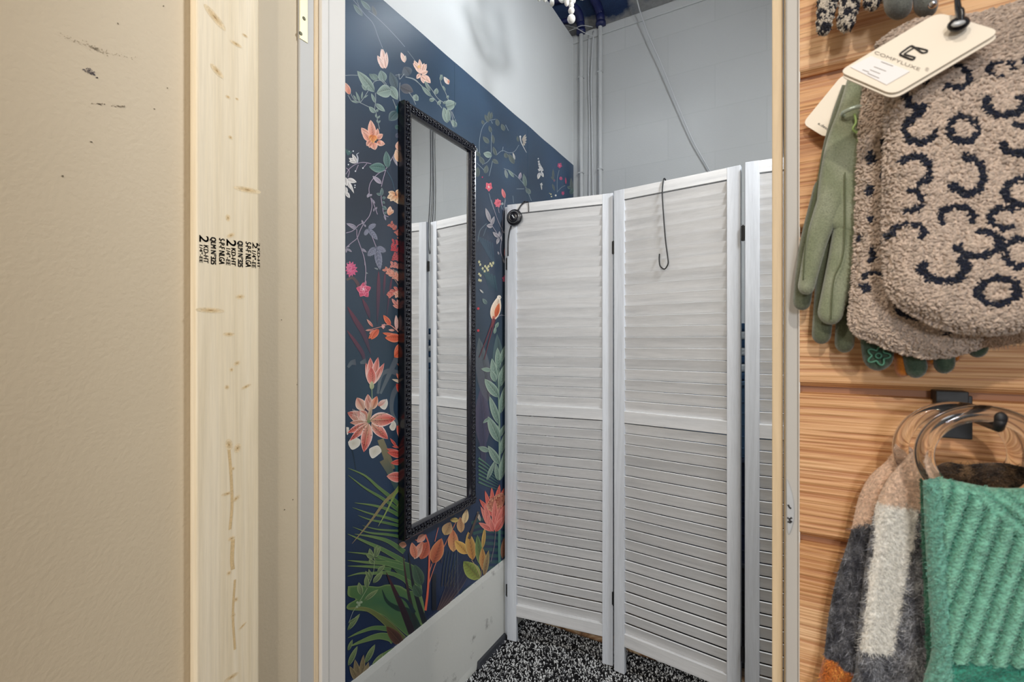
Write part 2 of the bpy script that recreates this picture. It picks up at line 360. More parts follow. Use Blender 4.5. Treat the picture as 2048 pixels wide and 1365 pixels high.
# ------------------------------------------------------------------ marks on tan wall
b = MB()
def speck(b, px, py, r, col, X):
    q = onX(px, py, X); n = 6; k = rng.uniform(0.5, 1.3, n); a0 = rng.uniform(0, 6)
    b.add([q]+[q+Vector((0, math.cos(a0+2*PI*i/n)*r*k[i], math.sin(a0+2*PI*i/n)*r*k[i])) for i in range(n)], [(0, i+1, (i+1) % n+1) for i in range(n)], [col]*(n+1))
def streak(P, n, spread, r, col):
    L = catmull([Vector((x, y, 0)) for x, y in P], 20)
    for _ in range(n):
        q = L[int(min(max(random.gauss(0.5, 0.22), 0), 0.999)*len(L))]
        speck(b, q.x+random.gauss(0, spread), q.y+random.gauss(0, spread), r*random.uniform(0.5, 1.5), col, XT+0.0004)
streak([(120, 70), (180, 92), (205, 103), (270, 115)], 170, 2.2, 0.00042, (158, 144, 120))
streak([(165, 135), (178, 142), (188, 148)], 44, 2.8, 0.0007, (134, 124, 116))
streak([(168, 138), (183, 145), (196, 156)], 26, 1.4, 0.0008, (104, 96, 100))
streak([(184, 207), (215, 209)], 34, 0.8, 0.0005, (136, 122, 102)); streak([(225, 212), (250, 214)], 40, 1.2, 0.0005, (144, 130, 108))
for px, py in ((335, 176), (236, 47), (183, 284), (126, 353), (309, 218), (327, 12), (586, 1000), (569, 1020), (563, 640), (594, 770)): speck(b, px, py, 0.0012, (110, 98, 80), XT+0.0004)
o = b.build('scuff_marks', M['scuff']); o.parent = wall_shop
# ------------------------------------------------------------------ wooden board on tan wall
XS = XT+0.019
y0, y1 = onX(397, 700, XS).y, onX(518.5, 700, XS).y
board = empty('wooden_board', (XT, (y0+y1)/2, 0)); tag(board, 'pale knotty spruce board stamped with grade marks, fixed upright on tan wall', 'board')
PLK = MB(); PLK.box(XT, XS, y0-0.003, y1, 0.0, 2.6)
def text_mesh(s):
    cu = bpy.data.curves.new('t', 'FONT'); cu.body = s; cu.size = 1; o = bpy.data.objects.new('t', cu); C.objects.link(o)
    bpy.context.view_layer.update(); dg = bpy.context.evaluated_depsgraph_get()
    me = bpy.data.meshes.new_from_object(o.evaluated_get(dg)); vs = [v.co.copy() for v in me.vertices]; fs = [tuple(p.vertices) for p in me.polygons]
    bpy.data.objects.remove(o); bpy.data.curves.remove(cu); bpy.data.meshes.remove(me)
    xs = [v.x for v in vs]; ys = [v.y for v in vs]; mx, Mx, my, My = min(xs), max(xs), min(ys), max(ys)
    return [((v.x-mx)/(Mx-mx), (v.y-my)/(My-my)) for v in vs], fs
def text_quad(b, s, P0, PX, PY, bold=0.0):  # unit square: P0 origin, PX end of baseline, PY top of first letter
    vs, fs = text_mesh(s); P0, PX, PY = Vector(P0), Vector(PX), Vector(PY)
    for dx, dy in ([(0, 0)] if not bold else [(0, 0), (bold, 0), (0, bold), (bold, bold)]):
        b.add([P0+(PX-P0)*(u+dx)+(PY-P0)*(v+dy) for u, v in vs], fs)
b = MB(); XI = XS+0.0003
def st(s, x0, y0, x1, y1, bold=0.02):  # stamp crop box, reads downwards; letter tops to the right
    f = lambda x, y: onX(380+x/7.877, 430+y/7.877, XI)
    a, c, d = f(x0, y0), f(x0, y1), f(x1, y0)
    text_quad(b, s, a, (a.x, a.y, c.z), (a.x, d.y, a.z), bold)
st('1/4"-EE', 148, 468, 200, 745); st('2', 148, 312, 290, 418, 0.04); st('KD-HT', 215, 472, 288, 750); st('QLM N\u00b0325', 312, 340, 412, 765, 0.03); st('S-P-F NLGA', 458, 362, 545, 770)
st('1/4"-EE', 568, 520, 636, 785); st('2', 575, 375, 722, 482, 0.04); st('KD-HT', 652, 518, 718, 792, 0.03); st('QLM N\u00b0325', 740, 400, 835, 805, 0.035); st('S-P-F NLGA', 876, 418, 962, 815)
st('1/4"-EE', 975, 560, 1040, 828); st('2', 985, 430, 1060, 525, 0.03); st('2 KD-HT', 1062, 440, 1102, 830)
stamp = b.build('grade_stamp', M['ink'], label='black ink lumber grade stamp, read sideways')
b = PLK; b.mi = 1
def knot(px, py, rx, rz, ang=0.0, dark=(140, 104, 66), halo=(206, 176, 128)):
    q = onX(px, py, XI-0.00012)
    for k, (s_, col) in enumerate(((1.9, mix(halo, (226, 206, 170), 0.65)), (1.25, halo), (0.45, dark))):
        n = 16; vs = [q+Vector((0.00004*k, 0, 0))]
        for i in range(n):
            a = 2*PI*i/n; u, v_ = math.cos(a)*rx*s_, math.sin(a)*rz*s_
            vs.append(q+Vector((0.00004*k, u*math.cos(ang)-v_*math.sin(ang), u*math.sin(ang)+v_*math.cos(ang))))
        edge = (228, 208, 172) if k == 0 else (mix(halo, (226, 206, 170), 0.65) if k == 1 else halo)
        b.add(vs, [(0, i+1, (i+1) % n+1) for i in range(n)], [tuple(map(int, col))]+[tuple(map(int, edge))]*n)
for a in ((430, 35, .010, .0035, -.6), (434, 142, .006, .0028, -.6), (472, 88, .005, .0018, 0), (490, 71, .0025, .0012, 0), (456, 194, .002, .0014, 0), (474, 198, .0016, .001, 0), (461, 275, .0018, .0016, 0),
          (421, 621, .011, .0022, 0), (458, 669, .005, .0018, 0), (474, 727, .003, .002, .5), (463, 740, .0018, .0018, 0), (492, 774, .005, .0015, .4), (454, 775, .002, .002, 0), (458, 890, .003, .005, .2), (475, 897, .003, .004, -.3),
          (466, 938, .0016, .0016, 0), (456, 436, .002, .003, 0), (462, 471, .004, .0018, .6), (480, 594, .004, .002, .2), (455, 988, .005, .0016, 0), (472, 998, .004, .002, .5), (463, 1078, .003, .002, 0), (458, 1147, .002, .002, 0), (472, 1200, .002, .002, 0),
          (466, 1232, .002, .002, 0), (485, 1253, .004, .0012, .5), (463, 1355, .006, .002, 0), (495, 380, .012, .0025, .1)):
    knot(*a)
for L, wd in (([(458, 900), (462, 950), (464, 1010), (460, 1060)], 0.0022), ([(466, 1080), (464, 1120), (466, 1140)], .003), ([(470, 1160), (466, 1230), (470, 1300)], .0018)):
    P = [onX(x, y, XI-0.0001) for x, y in L]; P = catmull(P, 8)
    vs = []; 
    for q in P: vs += [q-Vector((0, wd, 0)), q+Vector((0, wd, 0))]
    b.add(vs, [(2*i, 2*i+1, 2*i+3, 2*i+2) for i in range(len(P)-1)], [(212, 184, 138)]*len(vs))
plank = b.build('plank', [M['stud'], M['scuff']], bevel=0.003, seg=3)
anchored(board, [plank, stamp])
# ------------------------------------------------------------------ wallpaper (one printed sheet, its flowers are flat print)
W = MB(); XW = XL+0.0015
DEP = [0]
class T: ox, oy, s = 0, 0, 1
def use(ox, oy, s): T.ox, T.oy, T.s = ox, oy, s
def wpt(x, y):
    q = onX(T.ox+x/T.s, T.oy+y/T.s, XW); return Vector((XW+0.0004+DEP[0]*0.0000009, min(q.y, YB-0.001), max(q.z, 0.3088)))
def cc(c): return tuple(int(max(0, min(255, v))) for v in c)
def leaf(bx, by, tx, ty, wd, c0, c1=None, edge=None, vein=None, bend=0.0, p=0.85, ew=0.32):
    DEP[0] += 1; c1 = c1 or c0; edge = edge or cc(mix(c1, (225, 230, 220), 0.35)); vein = vein or edge
    dx, dy = tx-bx, ty-by; L = math.hypot(dx, dy); nx, ny = -dy/L, dx/L; n = 9; vs = []; cs = []
    us = (-1, -0.8, -0.10, 0, 0.10, 0.8, 1)
    for i in range(n+1):
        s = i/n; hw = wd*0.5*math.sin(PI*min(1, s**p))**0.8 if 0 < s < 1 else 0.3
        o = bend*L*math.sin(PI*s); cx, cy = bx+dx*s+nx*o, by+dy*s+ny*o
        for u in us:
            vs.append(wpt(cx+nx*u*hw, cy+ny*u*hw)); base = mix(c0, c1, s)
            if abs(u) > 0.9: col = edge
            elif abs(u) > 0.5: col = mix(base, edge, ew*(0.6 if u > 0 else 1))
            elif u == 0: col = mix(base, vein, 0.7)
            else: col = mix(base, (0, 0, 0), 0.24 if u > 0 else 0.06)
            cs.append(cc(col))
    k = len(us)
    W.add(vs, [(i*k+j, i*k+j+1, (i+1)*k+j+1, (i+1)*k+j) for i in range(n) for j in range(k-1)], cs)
def veined(a, n=5, col=None):
    bx, by, tx, ty, wd = a[:5]; dx, dy = tx-bx, ty-by; L = math.hypot(dx, dy); ux, uy = dx/L, dy/L
    for k in range(n):
        s = 0.14+0.62*k/n; x, y = bx+dx*s, by+dy*s; s2 = min(0.95, s+0.2); h = wd*0.42*math.sin(PI*s2**0.85)**0.8
        for sg in (-1, 1): DEP[0] -= 0.9; stroke([(x, y), (x+ux*L*0.10-uy*sg*h*0.6, y+uy*L*0.10+ux*sg*h*0.6), (x+ux*L*0.20-uy*sg*h, y+uy*L*0.20+ux*sg*h)], 3, col, 1.5)
def stroke(P, wd, c, w1=None, c1=None, edge=None, taper=0):
    DEP[0] += 1; L = catmull([Vector((x, y, 0)) for x, y in P], 7); n = len(L); w1 = wd if w1 is None else w1; c1 = c1 or c; vs = []; cs = []
    for i, q in enumerate(L):
        a = L[max(0, i-1)]; b_ = L[min(n-1, i+1)]; t = (b_-a).normalized(); s = i/(n-1); hw = (wd*(1-s)+w1*s)/2
        if taper == 1: hw = wd/2*min(1, (s*1.05+0.02)**0.7)
        if taper == 2: hw = wd/2*max(0.04, math.sin(PI*min(0.99, s*0.97+0.015)))**0.75
        for u in (-1, -0.8, 0, 0.8, 1):
            vs.append(wpt(q.x-t.y*u*hw, q.y+t.x*u*hw)); col = mix(c, c1, s)
            if edge and abs(u) == 1: col = edge
            cs.append(cc(col))
    W.add(vs, [(i*5+j, i*5+j+1, (i+1)*5+j+1, (i+1)*5+j) for i in range(n-1) for j in range(4)], cs)
def poly(P, c, cin=None, edge=None):
    DEP[0] += 1; cin = cin or c; cx = sum(p[0] for p in P)/len(P); cy = sum(p[1] for p in P)/len(P)
    L = catmull([Vector((x, y, 0)) for x, y in P+[P[0]]], 4)[:-1]; n = len(L)
    vs = [wpt(cx, cy)]+[wpt(cx+(q.x-cx)*0.9, cy+(q.y-cy)*0.9) for q in L]+[wpt(q.x, q.y) for q in L]
    cs = [cc(cin)]+[cc(c)]*n+[cc(edge or c)]*n
    W.add(vs, [(0, i+1, (i+1) % n+1) for i in range(n)]+[(i+1, n+i+1, n+(i+1) % n+1, (i+1) % n+1) for i in range(n)], cs)
leaf_plain = leaf
def leaf(bx, by, tx, ty, wd, c0, c1=None, edge=None, vein=None, bend=0.0, p=0.85, ew=0.32):
    leaf_plain(bx, by, tx, ty, wd, c0, c1, edge, vein, bend, p, ew)
    c1 = c1 or c0; L = math.hypot(tx-bx, ty-by)
    if wd/T.s > 8 and L/T.s > 14: veined((bx, by, tx, ty, wd), 5, cc(mix(mix(c0, c1, 0.5), edge or cc(mix(c1, (225, 230, 220), 0.35)), 0.28)))
def dot(x, y, r, c): poly([(x+r*math.cos(a), y+r*math.sin(a)) for a in (0, 1.05, 2.1, 3.14, 4.2, 5.25)], c)
def rosette(x, y, r, n, c0, c1, edge=None, wd=0.75, a0=0.3, sx=0.8, center=None):
    for k in range(n):
        a = a0+2*PI*k/n; rr = r*random.uniform(0.85, 1.1)
        leaf(x, y, x+rr*sx*math.cos(a), y+rr*math.sin(a), r*wd, c0, c1, edge, p=0.6)
    if center: 
        for k in range(5): a = 1.2*k; stroke([(x, y), (x+r*0.4*sx*math.cos(a), y+r*0.4*math.sin(a))], r*0.12, center, 1)
# palette
GG = (112, 132, 128); GL = (150, 168, 158); GD = (58, 84, 88); GR = (78, 112, 104); DIM = (84, 92, 98); STM = (150, 158, 160); LIL = (128, 128, 146)
PK = (238, 190, 172); PE = (240, 206, 184); OR = (222, 120, 78); SA = (224, 128, 102); RD = (204, 78, 62); DR = (146, 66, 66); MG = (206, 62, 108); WH = (232, 226, 216); CR = (238, 224, 196)
PG = (74, 112, 66); PL = (120, 142, 84); PD = (38, 72, 56); OL = (122, 114, 84); BR = (86, 52, 40); BK = (20, 26, 36); MA = (70, 34, 44)
# paper ground
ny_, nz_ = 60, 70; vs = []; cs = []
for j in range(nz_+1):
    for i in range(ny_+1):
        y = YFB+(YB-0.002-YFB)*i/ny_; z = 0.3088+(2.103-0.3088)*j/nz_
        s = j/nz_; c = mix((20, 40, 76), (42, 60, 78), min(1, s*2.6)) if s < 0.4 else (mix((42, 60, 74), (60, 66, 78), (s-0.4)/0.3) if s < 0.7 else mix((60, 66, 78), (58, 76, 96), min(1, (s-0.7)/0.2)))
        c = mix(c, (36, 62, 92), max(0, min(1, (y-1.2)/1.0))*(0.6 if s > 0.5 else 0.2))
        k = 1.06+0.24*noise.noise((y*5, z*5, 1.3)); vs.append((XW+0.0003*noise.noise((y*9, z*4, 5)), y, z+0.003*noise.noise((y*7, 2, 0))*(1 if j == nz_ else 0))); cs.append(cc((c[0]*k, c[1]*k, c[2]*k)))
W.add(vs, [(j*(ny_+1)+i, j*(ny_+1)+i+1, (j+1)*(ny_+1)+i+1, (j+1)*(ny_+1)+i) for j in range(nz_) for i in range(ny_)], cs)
# --- ghosted background leaves
use(685, 510, 5.6875); RB = (112, 64, 78)
for P, wd in (([(410, 190), (408, 400), (395, 780)], 42), ([(485, 200), (475, 330), (465, 470)], 26), ([(55, 590), (150, 750), (240, 900), (320, 1130)], 60), ([(50, 860), (150, 1000), (230, 1130), (250, 1250)], 46), ([(225, 500), (280, 620), (310, 730)], 46), ([(560, 260), (540, 400), (500, 700)], 24)):
    stroke(P, wd, RB, wd*0.6, (74, 62, 78), taper=2)
stroke([(45, 285), (110, 262), (160, 310), (195, 385)], 26, (104, 96, 92), 40, (96, 66, 74))
use(685, 700, 5.6875)
for P in ([(60, 200), (100, 150), (150, 140)], [(200, 150), (270, 130)], [(400, 500), (430, 320), (480, 255), (560, 245), (700, 300)], [(640, 860), (560, 700), (580, 500), (690, 350)], [(430, 500), (520, 300), (660, 0)]):
    stroke(P, 26, (100, 112, 118), 70, (84, 90, 100))
stroke([(60, 1000), (110, 1150), (150, 1365)], 16, (34, 52, 68)); stroke([(430, 1020), (490, 1180), (560, 1365)], 74, (134, 126, 98), 90, (118, 112, 88))
use(685, 920, 5.6889)
stroke([(465, 0), (540, 140), (620, 330)], 100, (118, 112, 88), 60, (60, 86, 90)); stroke([(600, 0), (640, 150), (690, 420)], 60, (34, 84, 92), 60, (40, 90, 96))
use(940, 400, 4.55)
for k in range(7): stroke([(70+k*22, 330+k*10), (120+k*16, 420+k*20), (170+k*12, 520+k*16)], 16, (62, 80, 96), 4, (58, 78, 94))
for k in range(6): stroke([(90+k*26, 620+k*14), (140+k*20, 700+k*20), (180+k*14, 830)], 18, (60, 84, 92), 4, (52, 76, 90))
stroke([(70, 380), (90, 280), (150, 215)], 8, (96, 110, 120)); stroke([(120, 330), (150, 250), (180, 215)], 6, (90, 104, 116))
use(940, 640, 4.267)
leaf(110, 1100, 100, 560, 130, (72, 68, 92), (82, 76, 100), (76, 74, 96)); leaf(150, 700, 75, 150, 130, (88, 84, 98), (92, 106, 108), (80, 88, 100)); leaf(260, 620, 230, 120, 110, (66, 86, 94), (92, 112, 112), (74, 96, 102))
leaf(120, 1300, 90, 640, 60, (60, 62, 92), (68, 66, 90), (64, 64, 90))
use(830, 980, 5.6889)
for k in range(9): stroke([(640+k*10, 380+k*60), (800, 330+k*70), (1020, 360+k*66)], 34, (34, 70, 74) if k % 2 else (46, 84, 80), 40, (40, 78, 84))
# --- top left
use(690, 0, 8.533)
stroke([(140, 0), (240, 120), (340, 250), (440, 350), (500, 450), (560, 620), (640, 820)], 7, (150, 156, 172)); stroke([(200, 0), (240, 110)], 5, STM)
stroke([(400, 190), (520, 280), (700, 450), (880, 640), (1020, 800)], 7, (150, 156, 172))
leaf(300, 272, 140, 75, 80, (96, 108, 124), GG); leaf(438, 180, 265, 5, 80, (88, 104, 116), GG); leaf(530, 275, 460, 95, 70, DIM, (96, 100, 106), (110, 112, 120))
# --- pink flowers upper wall
use(685, 60, 5.6875)
stroke([(30, 518), (100, 514), (182, 517)], 7, STM); stroke([(600, 515), (650, 508)], 6, STM); stroke([(715, 535), (800, 560), (860, 600), (910, 645)], 7, STM)
stroke([(740, 240), (850, 380), (910, 440)], 4, STM)
for a in ((485, 440, 440, 215, 70), (470, 430, 395, 290, 60), (490, 440, 500, 250, 50), (470, 330, 455, 215, 40), (465, 440, 420, 340, 50), (492, 435, 470, 300, 40)): leaf(*a, PK, (244, 214, 204), (250, 236, 230), (226, 150, 140))
leaf(708, 372, 664, 255, 50, PK, (248, 222, 212)); leaf(705, 368, 715, 290, 30, PK, WH)
leaf(720, 480, 560, 560, 10, DIM)
leaf(362, 708, 165, 466, 105, GG, GL); leaf(470, 592, 432, 460, 100, GG, (130, 150, 146)); leaf(395, 575, 300, 500, 55, GG); leaf(400, 560, 340, 500, 50, GG)
leaf(612, 678, 540, 480, 95, (82, 96, 106), (92, 106, 112), (104, 118, 124)); leaf(655, 640, 805, 705, 110, (86, 90, 98), (102, 100, 104), (112, 112, 118)); leaf(760, 520, 700, 420, 120, (86, 96, 108), (100, 104, 112), (100, 110, 120))
leaf(540, 640, 625, 795, 95, GG, GL); leaf(550, 682, 385, 720, 150, (122, 142, 136), GL, p=0.7)
leaf(800, 745, 862, 805, 62, GL)
for P in ([(345, 622), (360, 590), (430, 575), (500, 640), (560, 685)], [(372, 715), (376, 800), (365, 900), (378, 935), (400, 1040), (420, 1130)], [(652, 600), (645, 720), (655, 812)], [(570, 790), (590, 840), (612, 900)], [(755, 710), (800, 780), (832, 850)], [(640, 500), (650, 560), (700, 500)], [(450, 560), (500, 620)],
          [(80, 700), (130, 790), (200, 828), (300, 878)], [(200, 828), (250, 760), (298, 680)], [(60, 740), (110, 815), (180, 828)]): stroke(P, 7, STM)
for a in ((375, 840, 482, 928, 55), (368, 945, 300, 872, 50), (370, 830, 326, 722, 34), (200, 828, 150, 700, 26), (175, 830, 100, 805, 22), (270, 690, 215, 622, 34), (262, 690, 296, 625, 30), (215, 790, 226, 700, 20), (160, 800, 120, 740, 20), (230, 780, 290, 740, 16), (390, 1000, 372, 960, 22), (395, 1010, 425, 975, 20), (408, 1060, 385, 1025, 18), (405, 1060, 430, 1030, 18), (610, 905, 625, 860, 30), (380, 930, 405, 905, 30)): leaf(*a, GG, GL)
leaf(625, 930, 528, 1032, 110, GD, (90, 108, 112)); leaf(640, 1120, 595, 1090, 50, GD, GR); leaf(645, 1180, 605, 1225, 50, (70, 76, 96), (100, 100, 120)); leaf(640, 960, 640, 830, 60, (26, 70, 84), (40, 84, 92), (60, 100, 110))
leaf(80, 735, 28, 600, 66, SA, PK); leaf(70, 730, 62, 640, 50, SA, (232, 160, 140))
for a in ((345, 1240, 318, 1025, 92), (300, 1230, 212, 1112, 76), (310, 1270, 225, 1150, 70), (385, 1240, 400, 1120, 50), (385, 1240, 458, 1185, 62), (385, 1280, 482, 1300, 66), (400, 1260, 440, 1310, 60), (320, 1260, 272, 1320, 62), (345, 1280, 372, 1365, 84), (330, 1290, 300, 1340, 50)): leaf(*a, SA, PK, (248, 214, 196), (212, 120, 96))
for a in ((345, 1200, 300, 1250, 60), (350, 1200, 380, 1260, 60), (345, 1210, 345, 1290, 60)): leaf(*a, (220, 96, 40), (240, 170, 110), (250, 210, 150))
leaf(640, 1372, 640, 1262, 84, SA, PK); leaf(660, 1372, 610, 1290, 50, (214, 130, 90), PK)
# --- big pink flower above mirror
use(800, 120, 6.205)
for a in ((255, 170, 172, 5, 66), (260, 170, 240, -10, 60), (260, 170, 328, 50, 62), (260, 170, 345, 140, 60), (250, 170, 205, 235, 50), (275, 180, 292, 292, 60), (290, 190, 378, 288, 72), (230, 120, 160, 40, 44), (270, 130, 300, 40, 44), (260, 200, 330, 260, 44)): leaf(*a, PK, (246, 208, 190), (252, 230, 218), (216, 140, 116))
dot(235, 85, 20, (236, 190, 130)); leaf(605, 305, 542, 208, 52, (240, 200, 190), WH); leaf(600, 290, 600, 240, 30, SA, PK)
for P in ([(70, 210), (180, 240), (260, 320), (380, 440), (440, 500), (520, 600)], [(500, 180), (505, 290), (560, 400), (600, 500)], [(600, 560), (650, 720), (680, 862)], [(560, 600), (620, 740), (660, 840)], [(330, 280), (400, 380), (470, 480), (560, 540)], [(640, 640), (690, 760)]): stroke(P, 7, STM)
for a in ((385, 455, 265, 325, 50), (375, 392, 300, 262, 34), (440, 430, 455, 350, 56), (360, 500, 430, 490, 50), (470, 560, 500, 500, 44), (200, 500, 195, 425, 60), (530, 545, 580, 510, 30), (500, 260, 520, 180, 36), (560, 390, 530, 320, 26), (580, 480, 600, 440, 30)): leaf(*a, (108, 124, 124), GL)
leaf(565, 575, 695, 535, 130, (124, 142, 138), GL, p=0.7); leaf(585, 785, 540, 588, 84, GG, GL); leaf(600, 770, 590, 600, 60, GG, GL); leaf(700, 832, 640, 745, 60, GG, GL)
# --- right of mirror top
use(940, 200, 6.2045); D2 = (86, 98, 98)
for P in ([(120, 700), (115, 520), (150, 350), (220, 265), (315, 240)], [(262, 260), (278, 296)], [(265, 400), (262, 520), (262, 660)], [(150, 805), (220, 765), (270, 690)], [(80, 780), (130, 830), (180, 880)], [(280, 750), (255, 860), (235, 945)], [(330, 680), (400, 630), (480, 656), (550, 640), (605, 560)], [(400, 640), (410, 580)], [(418, 850), (500, 888), (600, 970), (690, 1085), (760, 1252)], [(575, 1105), (670, 1105)], [(235, 1160), (262, 1270), (292, 1362)], [(435, 1222), (418, 1340)], [(380, 1300), (400, 1362)], [(1105, 870), (1082, 980), (1080, 1150)], [(1080, 1145), (1130, 1090), (1180, 1062)], [(530, 1190), (540, 1280)], [(440, 310), (475, 382)]):
    stroke(P, 6, (136, 150, 160))
for a in ((230, 280, 180, 180, 44), (236, 262, 236, 140, 44), (262, 240, 268, 150, 34), (170, 305, 145, 250, 34), (350, 325, 325, 235, 52), (425, 385, 388, 298, 52), (262, 405, 235, 320, 40), (235, 540, 158, 455, 56), (292, 545, 278, 430, 36), (285, 600, 330, 690, 44), (320, 690, 285, 580, 44), (275, 740, 352, 792, 50), (172, 800, 115, 700, 56), (188, 915, 208, 810, 60), (120, 700, 80, 640, 50), (460, 722, 430, 655, 52), (548, 795, 478, 670, 60), (600, 520, 585, 450, 30), (90, 960, 95, 830, 60), (1032, 985, 1030, 858, 28), (1060, 1010, 1000, 950, 24), (1050, 1130, 1020, 1040, 28), (1262, 1130, 1252, 965, 40)): leaf(*a, D2, (104, 114, 110), (122, 132, 130))
leaf(270, 695, 165, 662, 76, GG, GL); leaf(690, 1085, 662, 915, 50, (84, 102, 98), GG); leaf(750, 1165, 688, 1095, 56, GG, D2); leaf(462, 975, 432, 862, 38, GG, STM); leaf(545, 962, 470, 865, 34, GG, GL); leaf(612, 988, 628, 900, 38, LIL, (196, 180, 196)); leaf(558, 742, 530, 655, 22, STM, WH); leaf(80, 650, 76, 590, 30, STM)
leaf(1252, 1100, 1205, 1075, 40, GD, GG); leaf(1240, 1170, 1285, 1100, 50, GD, GR)
for a in ((645, 505, 690, 428), (650, 515, 700, 455), (652, 525, 702, 490), (652, 535, 698, 528), (650, 545, 682, 562)): leaf(*a, 24, (150, 138, 128), (206, 198, 186))
stroke([(620, 445), (632, 520), (665, 590), (700, 655)], 16, (196, 198, 196), 4); dot(622, 455, 12, (200, 204, 206))
for x, y, r in ((845, 730, 8), (852, 768, 12), (858, 800, 15), (872, 835, 20), (860, 868, 17), (890, 868, 20), (884, 1050, 15)): rosette(x, y, r*1.5, 4, (196, 200, 212), WH)
leaf(862, 900, 842, 985, 40, (196, 200, 212), WH); leaf(880, 890, 910, 960, 34, (190, 196, 210), WH); leaf(878, 1040, 890, 1120, 16, STM, WH)
rosette(232, 1080, 62, 5, (212, 60, 88), (240, 108, 124), (246, 150, 160), center=WH); rosette(340, 1270, 50, 7, (206, 62, 84), (240, 120, 130), (246, 140, 150)); leaf(432, 1222, 395, 1100, 44, (214, 90, 100), (240, 140, 140)); dot(400, 1290, 16, STM)
rosette(1110, 815, 40, 5, MG, (196, 70, 120), (220, 110, 150), center=(230, 170, 190)); rosette(1125, 975, 28, 6, MG, (200, 80, 130)); leaf(1190, 1045, 1184, 960, 20, MG, (190, 70, 110)); rosette(1152, 1160, 28, 5, MG, (186, 70, 120)); rosette(1045, 1000, 18, 4, (120, 70, 100), (150, 90, 120))
dot(1062, 1186, 12, WH); dot(1002, 1170, 9, (220, 214, 160)); dot(1010, 1200, 9, (220, 214, 170)); dot(985, 1160, 6, (200, 190, 140)); dot(152, 960, 8, MG)
# --- left strip, white lilies
use(685, 290, 5.6875)
for P in ([(325, 215), (240, 200), (160, 215), (80, 270), (36, 335)], [(275, 212), (232, 262)], [(178, 228), (148, 298)], [(40, 262), (75, 300), (60, 370)], [(492, 275), (540, 190), (605, 75)], [(490, 285), (400, 330), (325, 415), (300, 490), (302, 560)], [(490, 285), (462, 380), (440, 475)], [(320, 600), (332, 700), (305, 805), (250, 880), (200, 970), (165, 1060), (100, 1115), (38, 1170)], [(330, 610), (370, 720), (396, 792)], [(240, 885), (180, 915), (155, 945)], [(150, 950), (100, 985), (38, 1002)], [(160, 960), (165, 1050), (210, 1180), (245, 1290), (252, 1370)], [(290, 960), (340, 1060), (380, 1160)], [(445, 490), (438, 600), (452, 700), (470, 790), (520, 820)]): stroke(P, 8, (164, 150, 168))
stroke([(500, 290), (560, 400), (590, 515)], 4, (90, 120, 136))
for a in ((160, 202, 70, 150, 44), (160, 202, 70, 185, 34), (160, 202, 108, 104, 40), (50, 390, 158, 425, 54), (60, 400, 128, 552, 30), (48, 400, 92, 505, 36), (36, 535, 80, 605, 42), (34, 370, 46, 470, 44), (36, 480, 44, 560, 36)): leaf(*a, (206, 198, 196), (238, 234, 228), (246, 244, 240), (176, 168, 176))
stroke([(165, 205), (172, 150), (160, 110), (185, 90)], 18, (196, 198, 206), 5)
for x, y in ((230, 265), (145, 300), (70, 75), (65, 225), (120, 72), (138, 485), (140, 460)): dot(x, y, 8, (226, 228, 230))
for k in range(5): leaf(60, 120, 30+k*20, 40+k*8, 14, (40, 84, 92), GR)
leaf(488, 268, 300, 250, 112, (74, 110, 106), (98, 130, 122)); leaf(512, 262, 492, 70, 82, (78, 108, 106), (94, 122, 118)); leaf(572, 120, 622, 240, 30, LIL, (196, 186, 196)); leaf(442, 442, 340, 355, 50, (150, 142, 160), (184, 172, 186))
leaf(655, 200, 605, 50, 90, (222, 150, 104), PE, (246, 220, 190)); leaf(680, 205, 660, 20, 70, (214, 138, 96), PK)
for a in ((600, 565, 505, 605, 66), (600, 560, 518, 535, 50), (610, 560, 640, 505, 44), (610, 575, 690, 550, 70), (610, 580, 672, 680, 90), (605, 580, 600, 655, 74), (600, 575, 540, 640, 56)): leaf(*a, (218, 130, 82), CR, (248, 226, 196), (206, 120, 80))
for a in ((300, 560, 278, 600, 30), (305, 580, 335, 565, 24), (310, 590, 290, 550, 24), (330, 620, 368, 668, 22), (360, 720, 350, 760, 16), (375, 740, 390, 705, 16), (160, 945, 42, 895, 42), (158, 960, 75, 925, 26), (240, 910, 215, 855, 22), (245, 905, 262, 935, 20), (45, 1180, 105, 1218, 24), (45, 1170, 40, 1230, 20), (45, 1165, 80, 1150, 16), (210, 1180, 272, 1222, 26), (470, 800, 492, 860, 20)): leaf(*a, LIL, (176, 164, 180))
for a in ((440, 580, 448, 490, 40), (435, 572, 382, 552, 30), (448, 610, 490, 598, 34), (450, 640, 480, 670, 26), (450, 700, 502, 738, 38), (470, 790, 500, 760, 26)): leaf(*a, (80, 104, 110), GG)
leaf(528, 805, 542, 698, 62, (220, 130, 90), PE); leaf(545, 780, 578, 740, 40, (224, 140, 96), PE)
def serrated(bx, by, tx, ty, wd):
    leaf(bx, by, tx, ty, wd, (104, 108, 128), (122, 126, 144), (150, 152, 166), (160, 160, 172))
    for k in range(1, 6):
        s = k/6; x, y = bx+(tx-bx)*s, by+(ty-by)*s; dx, dy = (tx-bx), (ty-by); L = math.hypot(dx, dy); ux, uy = dx/L, dy/L; h = wd*0.5*math.sin(PI*s**0.85)
        for sg in (-1, 1): stroke([(x, y), (x+(ux*0.9-uy*sg)*h*1.05, y+(uy*0.9+ux*sg)*h*1.05)], 5, (150, 150, 164), 2)
for a in ((290, 955, 378, 900, 56), (290, 955, 250, 1032, 48), (292, 955, 398, 1082, 58), (385, 1168, 282, 1265, 78), (385, 1165, 492, 1215, 66), (388, 1170, 425, 1425, 84)): serrated(*a)
